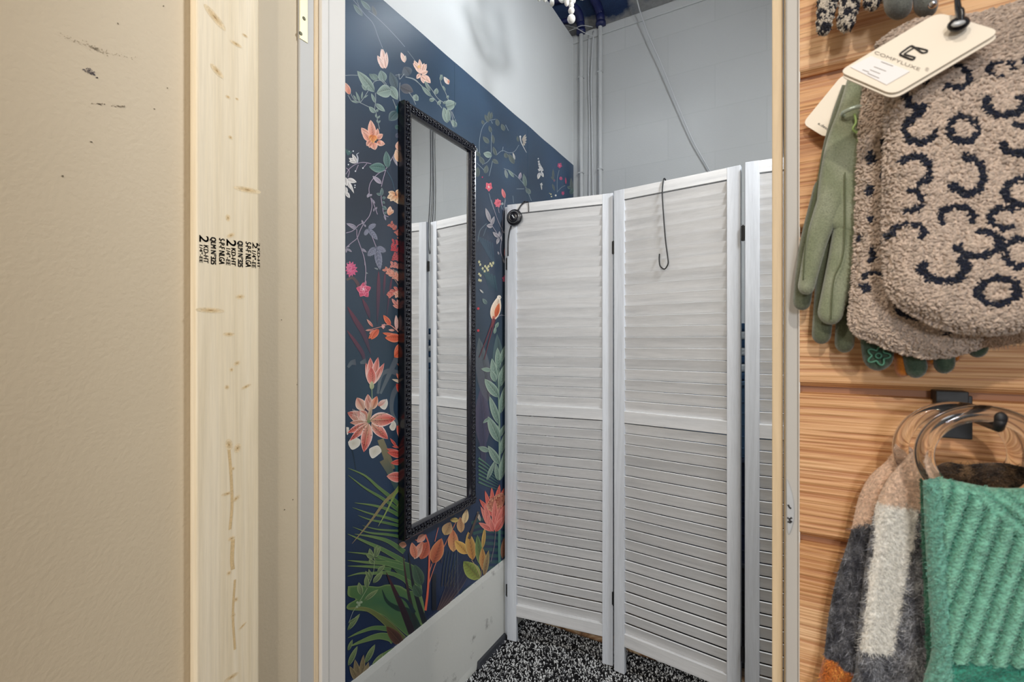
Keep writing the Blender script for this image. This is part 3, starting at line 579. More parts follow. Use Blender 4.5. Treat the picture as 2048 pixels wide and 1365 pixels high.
def plume(P, n, wd, c0, c1, ln=46):
    L = catmull([Vector((x, y, 0)) for x, y in P], 8); stroke(P, 6, c0)
    for k in range(n):
        q = L[int((k+0.5)/n*(len(L)-1))]; a = L[min(len(L)-1, int((k+0.5)/n*(len(L)-1))+1)]-q; an = math.atan2(a.y, a.x)
        for sg in (-1, 1): aa = an+PI+sg*random.uniform(0.5, 1.1); l = ln*random.uniform(0.8, 1.2); leaf(q.x, q.y, q.x+l*math.cos(aa), q.y+l*math.sin(aa), wd, c0, c1)
plume([(548, 900), (600, 960), (650, 1040), (690, 1130)], 7, 26, (176, 84, 78), (206, 124, 110)); plume([(570, 1110), (630, 1115), (690, 1130)], 3, 26, (176, 56, 70), (210, 90, 92))
plume([(565, 1175), (620, 1190), (690, 1240)], 4, 32, (176, 46, 62), (206, 76, 84)); plume([(585, 1285), (640, 1290), (690, 1320)], 4, 34, (160, 50, 66), (196, 80, 84)); plume([(680, 980), (660, 1100), (670, 1200)], 4, 22, (120, 50, 60), (160, 70, 70))
# --- carnations and red branch
use(685, 510, 5.6875)
stroke([(235, 0), (255, 100), (262, 200), (255, 295)], 8, (176, 160, 176)); leaf(258, 205, 288, 212, 14, STM); leaf(405, 165, 358, 150, 14, STM)
rosette(95, 165, 92, 12, (196, 50, 98), (232, 108, 148), (240, 150, 180), 0.42); rosette(75, 150, 50, 8, (196, 60, 110), (240, 140, 170), (244, 170, 190), 0.5)
stroke([(45, 90), (75, 85)], 5, STM)
rosette(238, 405, 98, 5, (190, 40, 84), (228, 90, 120), (240, 170, 184), 0.85, 0.9, 0.85); rosette(236, 390, 60, 5, (220, 80, 120), (240, 130, 150), (250, 200, 210), 0.5, 0.3, 0.85, center=(248, 232, 236)); leaf(255, 350, 262, 290, 24, (180, 90, 120), (200, 140, 160))
plume([(485, 165), (560, 210), (640, 250), (700, 280)], 6, 30, (196, 100, 88), (222, 146, 124), 52); leaf(690, 300, 560, 170, 80, (112, 112, 110), (124, 124, 118)); plume([(520, 200), (600, 240), (690, 290)], 6, 34, SA, (232, 164, 146), 50); stroke([(570, 250), (650, 370)], 7, (160, 130, 120))
plume([(530, 460), (590, 410), (690, 375)], 5, 34, (196, 90, 84), (224, 130, 116), 50); plume([(610, 450), (690, 430)], 3, 34, SA, PK, 46); plume([(555, 110), (630, 130), (700, 160)], 4, 32, (204, 110, 104), (228, 150, 136), 46); plume([(590, 10), (640, 40), (700, 60)], 4, 34, (170, 64, 76), (196, 90, 92), 46)
for a in ((612, 575, 558, 498, 36), (645, 585, 618, 508, 38), (645, 608, 568, 572, 32), (690, 600, 660, 545, 36), (660, 620, 640, 660, 24)): leaf(*a, (206, 110, 100), (232, 160, 146))
stroke([(610, 570), (650, 600), (690, 630)], 6, SA)
stroke([(695, 945), (620, 865), (540, 800), (480, 800), (430, 820), (300, 855)], 11, (214, 150, 136), 6)
for a in ((345, 822, 272, 732, 30), (330, 852, 258, 862, 22), (350, 850, 300, 900, 22)): leaf(*a, (206, 96, 84), (236, 176, 160))
for a in ((545, 802, 462, 686, 58), (405, 845, 292, 955, 60), (410, 848, 322, 965, 62), (695, 862, 662, 650, 96), (670, 945, 450, 888, 50), (672, 948, 480, 945, 100), (692, 1000, 590, 1168, 104), (700, 1000, 620, 1130, 70)): leaf(*a, RD, (228, 108, 70), (240, 160, 126), (240, 150, 110))
leaf(615, 855, 605, 685, 46, (224, 150, 140), (240, 200, 190)); leaf(590, 860, 520, 855, 26, SA, PK); rosette(460, 815, 34, 5, (214, 110, 110), (240, 170, 160), center=WH)
# --- bud and stargazer lily
use(685, 700, 5.6875)
leaf(700, 0, 585, 85, 100, RD, (226, 96, 58)); leaf(700, 212, 618, 158, 34, RD, SA); leaf(700, 380, 560, 335, 34, (220, 150, 130), CR); leaf(655, 345, 612, 268, 34, RD, SA); leaf(690, 505, 610, 385, 74, (156, 34, 40), (206, 60, 46)); leaf(700, 500, 660, 400, 60, (170, 36, 36), RD); leaf(700, 630, 662, 645, 34, RD, SA); stroke([(660, 500), (690, 580)], 5, STM)
stroke([(330, 440), (332, 500), (335, 570)], 10, (140, 160, 130))
for a in ((325, 410, 262, 150, 70), (325, 410, 312, 88, 100), (335, 400, 402, 84, 90), (340, 400, 472, 152, 66), (330, 400, 440, 190, 60)): leaf_plain(*a, (236, 196, 172), (218, 78, 66), (250, 230, 222), (244, 214, 198), ew=0.5)
leaf(330, 405, 322, 196, 112, (232, 150, 130), (214, 74, 66), (248, 226, 216), (236, 150, 136)); leaf(330, 455, 330, 355, 52, (150, 166, 120), (216, 206, 170), (200, 200, 160))
for P in ([(60, 1050), (110, 1000), (195, 1020), (190, 1090), (110, 1138), (70, 1090)], [(300, 1130), (330, 1110), (400, 1090), (440, 1150), (410, 1190), (340, 1236), (305, 1190)], [(545, 850), (570, 800), (608, 850), (590, 910), (555, 918), (530, 880)], [(410, 610), (470, 590), (500, 560), (512, 620), (480, 680), (430, 660)], [(40, 880), (70, 890), (60, 960), (45, 960)]): poly(P, (226, 220, 208), (206, 198, 180), (244, 240, 230))
ST = (226, 150, 132)
for a in ((240, 690, 160, 545, 120), (300, 700, 285, 505, 96), (330, 680, 390, 528, 84), (290, 690, 270, 560, 60)): leaf_plain(*a, (228, 190, 160), ST if a[2] != 390 else (224, 110, 70), (246, 232, 222), (196, 90, 80))
leaf(400, 640, 500, 565, 60, (230, 120, 100), WH)
leaf(300, 815, 52, 715, 140, (180, 170, 130), (198, 80, 72), (244, 226, 214)); leaf(270, 790, 170, 700, 130, (206, 150, 120), (206, 90, 80), (240, 216, 200)); leaf(300, 830, 80, 830, 70, (200, 150, 120), (214, 130, 110), (246, 230, 220))
for k in range(9):
    for (bx, by, tx, ty) in ((295, 800, 70, 700), (280, 800, 170, 720)):
        s = 0.25+0.07*k; x, y = bx+(tx-bx)*s, by+(ty-by)*s; stroke([(x, y-46), (x+8, y), (x-2, y+44)], 3.5, (246, 226, 214))
for k in range(6): stroke([(280+k*8, 820), (250+k*14, 700), (262+k*12, 560)], 3, (196, 110, 100))
PET = ((290, 835, 52, 945, 84), (290, 840, 80, 1035, 80), (300, 840, 238, 1165, 130), (325, 835, 515, 1015, 118), (305, 800, 600, 785, 165))
for a in PET: leaf_plain(*a, (236, 180, 150), (220, 56, 50), (252, 240, 234), (206, 196, 160), ew=0.42)
for a in PET:
    bx, by, tx, ty, wd = a; dx, dy = tx-bx, ty-by; L = math.hypot(dx, dy)
    for k in range(24):
        s = random.uniform(0.18, 0.88); u = random.uniform(-0.8, 0.8)*wd*0.5*math.sin(PI*s**0.85)**0.8; dot(bx+dx*s-dy/L*u, by+dy*s+dx/L*u, 4.0, (84, 20, 28))
stroke([(300, 812), (400, 745), (520, 715)], 9, (130, 130, 96), 3); dot(295, 815, 20, (120, 140, 96)); leaf(285, 810, 330, 640, 44, (140, 136, 96), (220, 180, 150))
stroke([(540, 1010), (600, 1080), (695, 1195)], 8, (226, 150, 140))
for a in ((610, 1100, 540, 1010, 30), (640, 1110, 560, 1100, 26), (690, 1190, 495, 1125, 50), (692, 1205, 505, 1165, 84), (692, 1272, 545, 1290, 66), (700, 1120, 655, 782, 100), (700, 1030, 615, 860, 80), (700, 1110, 670, 960, 60)): leaf(*a, (190, 44, 44), (228, 90, 74), (240, 176, 160))
# --- palms bottom left
use(685, 920, 5.6889)
def blade(P, wd, c=PG, c1=PL): stroke(P, wd, c1, wd, c, edge=cc(mix(c1, (190, 206, 140), 0.4)), taper=1)
use(685, 1130, 5.811)
poly([(60, 250), (200, 240), (330, 250), (420, 255), (520, 230), (660, 245), (760, 300), (900, 330), (950, 560), (900, 790), (790, 850), (600, 700), (450, 580), (250, 540), (60, 520), (60, 460), (150, 400), (60, 360)], (78, 112, 66), (60, 102, 70), (122, 146, 90))
poly([(350, -80), (520, -60), (700, -40), (860, 40), (915, 220), (900, 330), (760, 260), (600, 60), (420, -10)], (66, 100, 62), (60, 96, 60), (120, 144, 88))
for P, wd in (([(55, 135), (200, 100), (340, 100), (520, 95), (680, 150), (900, 300)], 56), ([(60, 850), (200, 785), (360, 735), (520, 745)], 58), ([(80, 950), (250, 880), (420, 830), (560, 850), (600, 880)], 110), ([(55, 15), (250, 20), (420, 30), (560, 60)], 46), ([(380, 1120), (470, 1060), (620, 1000)], 90)): blade(P, wd)
blade([(60, 505), (280, 520), (480, 650), (700, 870)], 90, (84, 92, 50), (122, 128, 76))
leaf(700, 945, 505, 715, 130, (52, 34, 34), (92, 56, 42), (110, 80, 60))
use(685, 920, 5.6889)
for P, wd in (([(60, 95), (250, 180), (400, 310), (560, 440), (700, 570)], 50), ([(60, 175), (250, 320), (450, 440), (700, 620)], 40), ([(135, 490), (350, 520), (520, 570), (700, 665)], 44), ([(108, 542), (300, 610), (500, 660), (700, 725)], 36), ([(170, 632), (300, 680), (450, 710), (700, 765)], 32), ([(220, 748), (380, 790), (560, 805), (700, 812)], 28), ([(110, 765), (300, 830), (500, 850), (700, 885)], 34), ([(135, 845), (350, 880), (520, 930), (700, 1050)], 56), ([(55, 845), (250, 930), (450, 1020), (700, 1160)], 58), ([(55, 1050), (250, 1070), (400, 1100), (640, 1180)], 40), ([(55, 1145), (300, 1170), (500, 1180), (700, 1230)], 62)): blade(P, wd)
stroke([(105, 955), (300, 720), (480, 480), (600, 370), (700, 250)], 50, (150, 130, 96), 50, (132, 132, 78), edge=(176, 160, 120), taper=1)
stroke([(400, 760), (480, 620), (590, 400), (640, 310), (700, 240)], 36, (150, 168, 96), 36, (110, 136, 66), edge=(180, 190, 120), taper=1)
stroke([(608, 545), (650, 480), (698, 405)], 18, (150, 160, 90), 18, taper=1)
leaf(702, 205, 498, 188, 120, (206, 50, 52), (238, 150, 130), (248, 214, 200)); leaf(692, 640, 658, 490, 44, RD, (226, 70, 50)); leaf(725, 975, 638, 960, 70, (222, 130, 96), (236, 176, 140)); dot(680, 765, 12, (206, 216, 170)); leaf(692, 880, 690, 800, 26, PL)
# --- dark spikes, orange stems, herbs
use(685, 1130, 5.811)
def spike(P, wd, c, c1): stroke(P, wd, c, wd, c1, edge=cc(mix(c1, (90, 110, 90), 0.3)), taper=1)
spike([(455, 290), (510, 420), (620, 500), (780, 560), (890, 780)], 90, (26, 52, 44), (22, 50, 48)); spike([(505, 90), (600, 300), (690, 500), (830, 850)], 90, (70, 30, 40), (30, 22, 34)); spike([(700, -110), (740, 200), (800, 500), (860, 760)], 56, (74, 34, 40), (24, 44, 44)); spike([(762, -150), (810, 200), (880, 450), (960, 700)], 66, (30, 30, 40), (22, 30, 40)); spike([(630, 360), (740, 420), (830, 560)], 50, (18, 36, 66), (22, 44, 52))
stroke([(110, 560), (200, 420), (300, 240), (360, 60), (365, -200)], 6, (140, 156, 120))
for a in ((250, 415, 412, 288, 52), (215, 352, 185, 205, 66), (282, 275, 272, 118, 60), (322, 185, 262, 70, 40), (330, 150, 300, 50, 34), (350, 212, 465, 82, 62), (400, 90, 490, 5, 50), (55, 762, 198, 570, 54), (60, 680, 195, 598, 30), (60, 1000, 112, 870, 40), (62, 1175, 170, 945, 60), (260, 1142, 375, 925, 66), (335, 1235, 465, 1025, 78), (340, -60, 310, -190, 60), (355, -80, 270, -120, 60), (360, -80, 440, -210, 56), (370, -100, 400, -230, 40), (360, -20, 300, -60, 50)): leaf(*a, (70, 96, 66), (130, 150, 98), (168, 180, 130))
for a in ((210, 1370, 240, 1045, 70), (190, 1370, 140, 1100, 80), (180, 1370, 80, 1180, 70), (230, 1370, 300, 1130, 66), (260, 1370, 330, 1200, 60)): leaf(*a, (108, 90, 66), (140, 126, 92), (170, 156, 120))
for k in range(12): dot(150+random.uniform(0, 110), 1260+random.uniform(0, 100), 14, (128, 110, 84))
for x, y in ((170, 440), (190, 470), (215, 435), (165, 490), (195, 445)): dot(x, y, 15, (150, 166, 138))
stroke([(70, 670), (120, 540)], 5, STM)
use(830, 980, 5.6889)
for k in range(13): stroke([(250+k*6, 1370), (330+k*18, 1150-k*6), (420+k*26, 900-k*16), (520+k*26, 700-k*8)], 9, (70, 52, 60) if k % 3 else (104, 84, 78), 3, (46, 62, 86))
for k in range(6): stroke([(420+k*20, 1330), (540+k*24, 1160), (660+k*22, 1060)], 12, (36, 70, 60), 3, (60, 90, 80))
for k in range(5): stroke([(300+k*34, 1100), (320+k*34, 900), (350+k*34, 700)], 16, (52, 50, 58), 6, (44, 66, 72))
stroke([(215, 960), (212, 1150), (215, 1370)], 44, (20, 28, 40), 50); stroke([(262, 560), (290, 700), (300, 830)], 20, (44, 44, 62))
for a in ((70, 1090, -10, 850, 130), (60, 1220, -20, 1080, 110)): leaf(*a, (46, 76, 60), (62, 92, 68), (90, 112, 90))
stroke([(478, 500), (480, 800), (488, 1220)], 3, (110, 120, 130))
stroke([(115, 508), (155, 640), (158, 850), (142, 1150), (115, 1375)], 15, (222, 112, 86), 26, (232, 104, 76)); stroke([(0, 570), (80, 600), (150, 632)], 11, (222, 120, 92)); stroke([(352, 600), (240, 820), (150, 1080)], 9, (206, 120, 96)); stroke([(262, 430), (222, 590)], 7, SA); stroke([(465, 365), (330, 640)], 9, (190, 120, 96)); stroke([(190, 840), (155, 960)], 7, SA)
leaf(60, 790, 140, 590, 130, (206, 96, 62), (190, 80, 56)); leaf(110, 510, 20, 600, 80, (222, 130, 104), (236, 170, 150)); leaf(-12, 790, 80, 590, 90, (238, 206, 190), (226, 130, 100)); leaf(0, 780, -40, 600, 90, (214, 110, 80), (226, 140, 110))
for (a, c0, c1) in (((202, 838, 300, 552, 150), (176, 80, 52), (206, 110, 70)), ((432, 708, 430, 455, 122), (222, 170, 110), (206, 110, 76)), ((330, 515, 400, 370, 120), (206, 170, 112), (160, 120, 90)), ((520, 490, 510, 310, 90), (206, 160, 110), (176, 120, 86)), ((552, 388, 588, 222, 74), (222, 190, 140), (236, 206, 160)), ((492, 345, 395, 345, 56), (214, 190, 110), (190, 160, 90)), ((592, 730, 448, 578, 116), (206, 150, 66), (226, 176, 90)), ((655, 802, 600, 478, 120), (196, 126, 54), (190, 150, 76)), ((742, 862, 705, 515, 86), (110, 120, 56), (84, 120, 70)), ((765, 670, 792, 425, 44), (190, 150, 70), (214, 170, 90)), ((772, 922, 762, 655, 80), (196, 120, 60), (190, 140, 70)), ((780, 985, 835, 688, 62), (130, 96, 66), (160, 140, 86)), ((732, 1022, 548, 815, 170), (146, 156, 66), (120, 140, 52))):
    leaf(*a, c0, c1, cc(mix(c1, (240, 236, 170), 0.4)), cc(mix(c0, (90, 40, 30), 0.5)))
for k in range(6):
    s = 0.15+k*0.13; x, y = 732-184*s, 1022-207*s; stroke([(x, y), (x-46, y+20)], 4, (110, 96, 40)); stroke([(x, y), (x+36, y-34)], 4, (110, 96, 40))
stroke([(640, 800), (700, 890), (742, 990)], 6, (190, 160, 130)); stroke([(750, 860), (756, 985)], 6, (150, 120, 90)); stroke([(912, 480), (898, 640), (860, 820)], 9, (120, 110, 120)); stroke([(957, 430), (955, 640), (958, 830)], 28, (90, 136, 124), 30); leaf(992, 785, 1012, 545, 60, (120, 72, 46), (160, 100, 70))
PR = (206, 72, 66); PP = (236, 140, 124)
for a in ((880, 300, 730, 110, 60), (880, 320, 792, 10, 60), (890, 300, 868, -30, 60), (900, 300, 960, -60, 70), (910, 300, 1010, -20, 60), (920, 300, 1020, 60, 60)): leaf(*a, PR, (226, 100, 84), (240, 150, 130))
poly([(810, 180), (850, 110), (930, 60), (1000, 40), (1010, 130), (960, 220), (860, 250)], (190, 120, 96), (160, 84, 66), (222, 180, 150))
for k in range(60): dot(830+random.uniform(0, 170), 60+random.uniform(0, 170), 6, random.choice(((222, 170, 130), (120, 50, 40), (206, 130, 100))))
for a in ((870, 460, 742, 190, 60), (880, 470, 720, 375, 62), (850, 430, 790, 160, 62), (860, 440, 830, 280, 50), (905, 455, 905, 110, 72), (920, 460, 962, 190, 64), (930, 470, 1018, 170, 78), (910, 478, 1015, 300, 80), (890, 478, 850, 330, 60)): leaf(*a, PR, PP, (246, 176, 160))
leaf(740, 360, 705, 250, 30, (180, 160, 140), (220, 200, 180)); stroke([(610, 560), (660, 420), (720, 250)], 34, (70, 56, 52), 20, (90, 76, 66))
# --- right strip: bird, jasmine, lily plant
use(940, 400, 4.55)
for P in ([(190, 0), (240, 160), (302, 300)], [(302, 300), (328, 245)], [(320, 0), (300, 130), (292, 245)], [(200, 240), (260, 330), (290, 372)], [(285, 350), (275, 470), (315, 575)], [(290, 250), (285, 350)], [(225, 1092), (270, 1052), (318, 1055)], [(250, 60), (262, 120)]): stroke(P, 5, (150, 146, 160))
for a in ((185, 208, 138, 75, 38), (190, 235, 218, 150, 32), (205, 240, 148, 235, 40), (258, 345, 204, 292, 30), (260, 345, 240, 405, 28), (265, 340, 265, 285, 22), (285, 370, 280, 330, 16), (260, 500, 250, 470, 14), (320, 580, 295, 545, 16), (318, 300, 300, 296, 14)): leaf(*a, (140, 136, 146), (176, 170, 176))
rosette(250, 30, 40, 7, (206, 70, 96), (236, 120, 136), (244, 160, 170)); rosette(318, 720, 38, 6, (196, 50, 92), (222, 90, 120)); leaf(318, 520, 318, 430, 22, (206, 90, 90), (222, 120, 116)); rosette(325, 130, 16, 5, MG, MG); dot(72, 990, 12, (190, 60, 70)); dot(72, 1190, 12, (190, 60, 70)); leaf(120, 850, 85, 815, 14, STM, WH); leaf(150, 950, 110, 900, 34, GD, GG)
for x, y in ((80, 565), (90, 590), (112, 625), (130, 650), (150, 622), (135, 605), (165, 605), (182, 582), (195, 600), (208, 575), (80, 675), (92, 690), (80, 730), (95, 735), (160, 640)):
    rosette(x, y, 17, 5, (214, 206, 130), (240, 236, 200), wd=0.4, a0=random.random())
leaf(205, 1100, 262, 875, 92, (236, 186, 150), (240, 226, 206), (246, 236, 220), (226, 190, 160)); leaf(228, 1070, 262, 940, 46, (190, 70, 40), (222, 110, 60)); dot(262, 888, 20, (236, 226, 212)); dot(270, 890, 4, (60, 40, 40)); stroke([(215, 1060), (205, 1110), (188, 1160)], 26, (200, 110, 90), 16, (120, 50, 56))
use(940, 640, 4.267)
stroke([(200, -10), (150, 130), (75, 322)], 13, (110, 50, 60), 7, (92, 48, 60)); stroke([(212, -5), (165, 160), (118, 340)], 12, (96, 44, 56), 6)
stroke([(243, 420), (242, 640), (248, 900), (250, 1370)], 10, (120, 146, 130), 16, (146, 170, 150))
for k in range(7): stroke([(70, 1180+k*34), (150, 1240+k*30), (240, 1330+k*20)], 16, (86, 122, 104), 5, (60, 96, 92))
for a in ((240, 425, 232, 238, 52), (255, 372, 302, 212, 40), (218, 525, 183, 330, 60), (180, 432, 92, 420, 36), (215, 530, 175, 430, 50), (242, 662, 122, 505, 80), (248, 575, 298, 375, 62), (242, 892, 163, 652, 60), (258, 800, 298, 560, 54), (240, 980, 230, 900, 30), (246, 1045, 150, 825, 84), (160, 840, 108, 882, 26), (252, 1000, 292, 895, 34), (250, 1235, 150, 1075, 64), (160, 1120, 66, 1088, 46), (258, 1150, 300, 960, 44), (215, 70, 240, 20, 26), (205, 120, 215, 60, 24), (235, 1370, 215, 1220, 40), (262, 1365, 300, 1100, 50), (140, 1370, 210, 1200, 34)): leaf(*a, (92, 122, 112), (140, 164, 148), (186, 200, 182))
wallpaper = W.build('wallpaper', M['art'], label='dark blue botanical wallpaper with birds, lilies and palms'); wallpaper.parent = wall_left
b = MB()
for px in (909.2, 1055.5):
    q = onX(px, 300, XW); b.box(XW+0.0002, XW+0.0011, q.y-0.0009, q.y+0.0009, 0.307, 2.10)
o = b.build('wallpaper_seam', plain('paper_edge', (70, 92, 110), 0.5)); o.parent = wallpaper
# ------------------------------------------------------------------ mirror
MY0, MY1, MZ0, MZ1, MF = 0.987, 1.343, 0.606, 1.85, 0.030
XM = -0.905; mirror = empty('wall_mirror', (XL, (MY0+MY1)/2, MZ0)); tag(mirror, 'tall mirror in an ornate glossy black frame on the floral wallpaper', 'mirror')
b = MB(); x_b = XL+0.005
prof = [(0, x_b), (0, XM-0.004), (0.003, XM-0.001), (0.006, XM-0.003), (0.024, XM-0.003), (0.0265, XM-0.001), (0.0285, XM-0.003), (MF, XM-0.010), (MF, x_b)]
rings = []
for d, x in prof: rings.append([(x, MY0+d, MZ0+d), (x, MY1-d, MZ0+d), (x, MY1-d, MZ1-d), (x, MY0+d, MZ1-d)])
vs = [p for r_ in rings for p in r_]; fs = []
for i in range(len(rings)-1):
    for k in range(4): fs.append((i*4+k, i*4+(k+1) % 4, (i+1)*4+(k+1) % 4, (i+1)*4+k))
b.add(vs, fs); frame = b.build('frame', M['blackframe'])
b = MB()
def carve(P0, P1, inward):
    P0, P1 = Vector(P0), Vector(P1); d = (P1-P0); L = d.length; d.normalize(); inn = Vector(inward); out = Vector((1, 0, 0)); step = 0.0125; n = int(L/step)
    for k in range(n):
        c = P0+d*(k+0.5)*L/n+out*0.001; sg = 1 if k % 2 else -1
        pts = []
        for i in range(9):
            a = -0.5+i/8*4.9; r = 0.0062*(1-i/8*0.62); pts.append(c+inn*sg*(0.0028-math.cos(a)*r)+d*math.sin(a)*r+out*0.0012*math.sin(i/8*PI))
        b.tube(pts, 0.0016, 6, rs=[0.0013+0.0013*math.sin(PI*i/8) for i in range(9)])
        b.sphere(c-inn*sg*0.0072+out*0.0002, 0.0021, 6, 4); b.sphere(c+d*0.0062+inn*sg*0.0066, 0.0016, 6, 4)
hf = 0.015
carve((XM-0.003, MY0+hf, MZ0), (XM-0.003, MY0+hf, MZ1), (0, 1, 0)); carve((XM-0.003, MY1-hf, MZ0), (XM-0.003, MY1-hf, MZ1), (0, 1, 0))
carve((XM-0.003, MY0, MZ0+hf), (XM-0.003, MY1, MZ0+hf), (0, 0, 1)); carve((XM-0.003, MY0, MZ1-hf), (XM-0.003, MY1, MZ1-hf), (0, 0, 1))
carving = b.build('carving', M['blackframe'], smooth=True); carving.parent = frame
b = MB(); b.box(XM-0.018, XM-0.012, MY0+0.026, MY1-0.026, MZ0+0.026, MZ1-0.026); glass = b.build('mirror_glass', M['mirror'])
anchored(mirror, [frame, glass]); carving.matrix_parent_inverse = Matrix.Identity(4)
# ------------------------------------------------------------------ folding screen
PW, PH, TH = 0.405, 1.697, 0.019; ST_ = 0.038
def screen_panel(loc, ang, root, lab=None):
    S = MB(); S.box(0, ST_, 0, TH, 0.0135, PH); S.box(PW-ST_, PW, 0, TH, 0.0135, PH); S.mi = 1
    for a_, c_ in ((PH-0.036, PH), (0.886, 0.927), (0.110, 0.154)): S.box(ST_-0.0006, PW-ST_+0.0006, 0.0006, TH-0.0006, a_, c_-(0.0004 if c_ == PH else 0))
    fr = S.build('panel_frame', [M['screen_v'], M['screen_h']], bevel=0.0013)
    L = MB()
    for za, zb in ((0.154, 0.886), (0.927, PH-0.036)):
        n = 20; p = (zb-za)/n
        for k in range(n):
            z0 = za+p*k; z1 = z0+p-(0.0016 if k < n-1 else 0.0042); jit = random.uniform(-0.0005, 0.0005)
            # top edge leans towards the room, bottom edge back
            yb, yt = TH*0.66+jit, 0.0022+jit; t = 0.0045
            vs = []
            for x in (ST_-0.002, PW-ST_+0.002): vs += [(x, yb, z0), (x, yt, z1), (x, yt+t, z1+0.001), (x, yb+t, z0+0.001)]
            L.add(vs, [(0, 4, 5, 1), (1, 5, 6, 2), (2, 6, 7, 3), (3, 7, 4, 0), (0, 1, 2, 3), (4, 7, 6, 5)])
    sl = L.build('louvre_slats', M['screen_h'])
    if root is None: return
    fr.parent = root; fr.location = loc; fr.rotation_euler.z = ang
    sl.parent = fr
    if lab: fr['label'] = lab
    return fr
P = [((-0.904, 1.553), (-0.503, 1.612)), ((-0.494, 1.594), (-0.090, 1.544)), ((-0.079, 1.528), (0.324, 1.568))]
screen = empty('folding_screen', (-0.3, 1.6, 0)); tag(screen, 'whitewashed wooden folding screen with louvred panels standing on the speckled carpet', 'room divider')
frs = []
for (a, c), lab in zip(P, ('louvred panel beside the wallpapered wall', 'middle louvred panel with the long black hook over it', 'right louvred panel by the door frame')):
    ang = math.atan2(c[1]-a[1], c[0]-a[0]); frs.append(screen_panel((a[0]+0.3, a[1]-1.6, 0), ang, screen, lab))
frs.append(screen_panel((-0.9085+0.3, 1.575-1.6, 0), math.radians(88.6), screen, 'louvred panel folded back along the wall'))
for (hx, hy, zs_) in ((-0.909, 1.564, (1.47, 0.20)), (-0.4985, 1.6045, (1.50, 0.26)), (-0.0845, 1.5385, (1.49, 0.24))):
    for z in zs_:
        b = MB(); b.box(-0.0052, 0.0052, -0.0035, -0.0022+0.003, -0.022, 0.022); b.tube([(0, -0.0045, -0.024), (0, -0.0045, 0.024)], 0.0022, 8)
        for dx in (-0.0032, 0.0032):
            for dz in (-0.013, 0.013): b.sphere((dx, -0.0035, dz), 0.0014, 8, 4)
        h = b.build('hinge', M['black']); h.parent = screen; h.location = (hx+0.3, hy-1.6, z)
# ------------------------------------------------------------------ hook over the screen
d2 = (Vector((-0.090, 1.544, 0))-Vector((-0.494, 1.594, 0))).normalized(); n2 = Vector((d2.y, -d2.x, 0))
def on_panel(px, py, off=0.0):  # point on front plane of middle panel
    q0 = Vector((-0.494, 1.594, 0))+n2*off; d = ray(px, py); t = (q0-O3).dot(n2)/d.dot(n2); return O3+d*t
top = on_panel(1327, 360, 0.003); tz = PH+0.0016
P = [top-n2*0.026+Vector((0, 0, -0.03)), top-n2*0.0245+Vector((0, 0, tz-top.z-0.004)), top-n2*0.014+Vector((0, 0, tz-top.z+0.007)), top+n2*0.0+Vector((0, 0, tz-top.z-0.001))]
P += [on_panel(x, y, 0.006) for x, y in ((1324.5, 385), (1327, 430), (1331, 480), (1335.5, 515), (1336, 528), (1329, 538.5), (1320.5, 532), (1318.5, 520), (1319, 508))]
b = MB(); b.tube(catmull(P, 6), 0.0022, 8); tag(b.build('wire_hook', M['black'], smooth=True), 'long thin black wire hook hung over the middle louvred panel', 'hook')
# ------------------------------------------------------------------ cord switch on screen
d1 = (Vector((-0.503, 1.612, 0))-Vector((-0.904, 1.553, 0))).normalized(); n1 = Vector((d1.y, -d1.x, 0))
def on_p1(px, py, off=0.0):
    q0 = Vector((-0.904, 1.553, 0))+n1*off; d = ray(px, py); t = (q0-O3).dot(n1)/d.dot(n1); return O3+d*t
c0 = on_p1(1028.5, 435, 0.012)
sw = empty('cord_switch', c0); tag(sw, 'round black cord switch hanging at the top corner of the louvred screen', 'switch')
Mx = Matrix.Translation(c0) @ n1.to_track_quat('Z', 'Y').to_matrix().to_4x4()
b = MB(); b.lathe([(0.026, -0.010), (0.0305, -0.006), (0.031, 0.0), (0.0295, 0.004), (0.025, 0.0065), (0.0235, 0.0055), (0.022, 0.009), (0.017, 0.0115), (0.0155, 0.0095), (0.013, 0.0105), (0.006, 0.011), (0.0005, 0.011)], Mx, 36)
body = b.build('switch_body', M['plasticblack'], smooth=True)
b = MB(); b.box(-0.002, 0.002, -0.008, 0.008, 0.0105, 0.0135, Mx @ Matrix.Rotation(0.6, 4, 'Z')); knob = b.build('rocker', M['steel'], bevel=0.0008, label='grey rocker')
b = MB(); b.lathe([(0.0215, 0.0085), (0.0228, 0.0092), (0.0222, 0.0078)], Mx, 36); rg = b.build('trim_ring', M['steel'], smooth=True)
b = MB(); e = on_p1(1052, 402, 0.004)
b.tube(catmull([on_p1(1036, 421, 0.008), on_p1(1042, 411, 0.006), on_p1(1048, 404.5, 0.005), Vector((e.x, e.y, PH+0.002)), Vector((e.x, e.y, PH+0.003))-n1*0.012, Vector((e.x, e.y, PH-0.004))-n1*0.026, Vector((e.x+0.003, e.y, PH-0.10))-n1*0.027], 6), 0.0026, 8)
b.tube(catmull([on_p1(1022, 452, 0.008), on_p1(1018.5, 465, 0.006), on_p1(1016.5, 480, 0.004), on_p1(1016, 498, 0.004), on_p1(1016, 512, 0.003)], 6), 0.0026, 8)
q = Vector((e.x, e.y, PH+0.0015)); b.tube(catmull([q-n1*0.006, on_p1(1056.5, 404, 0.003), on_p1(1057.5, 414, 0.002), on_p1(1057.5, 424, 0.002)], 5), 0.0016, 6)
cord = b.build('cord', M['plasticblack'], smooth=True)
anchored(sw, [body, knob, rg, cord])
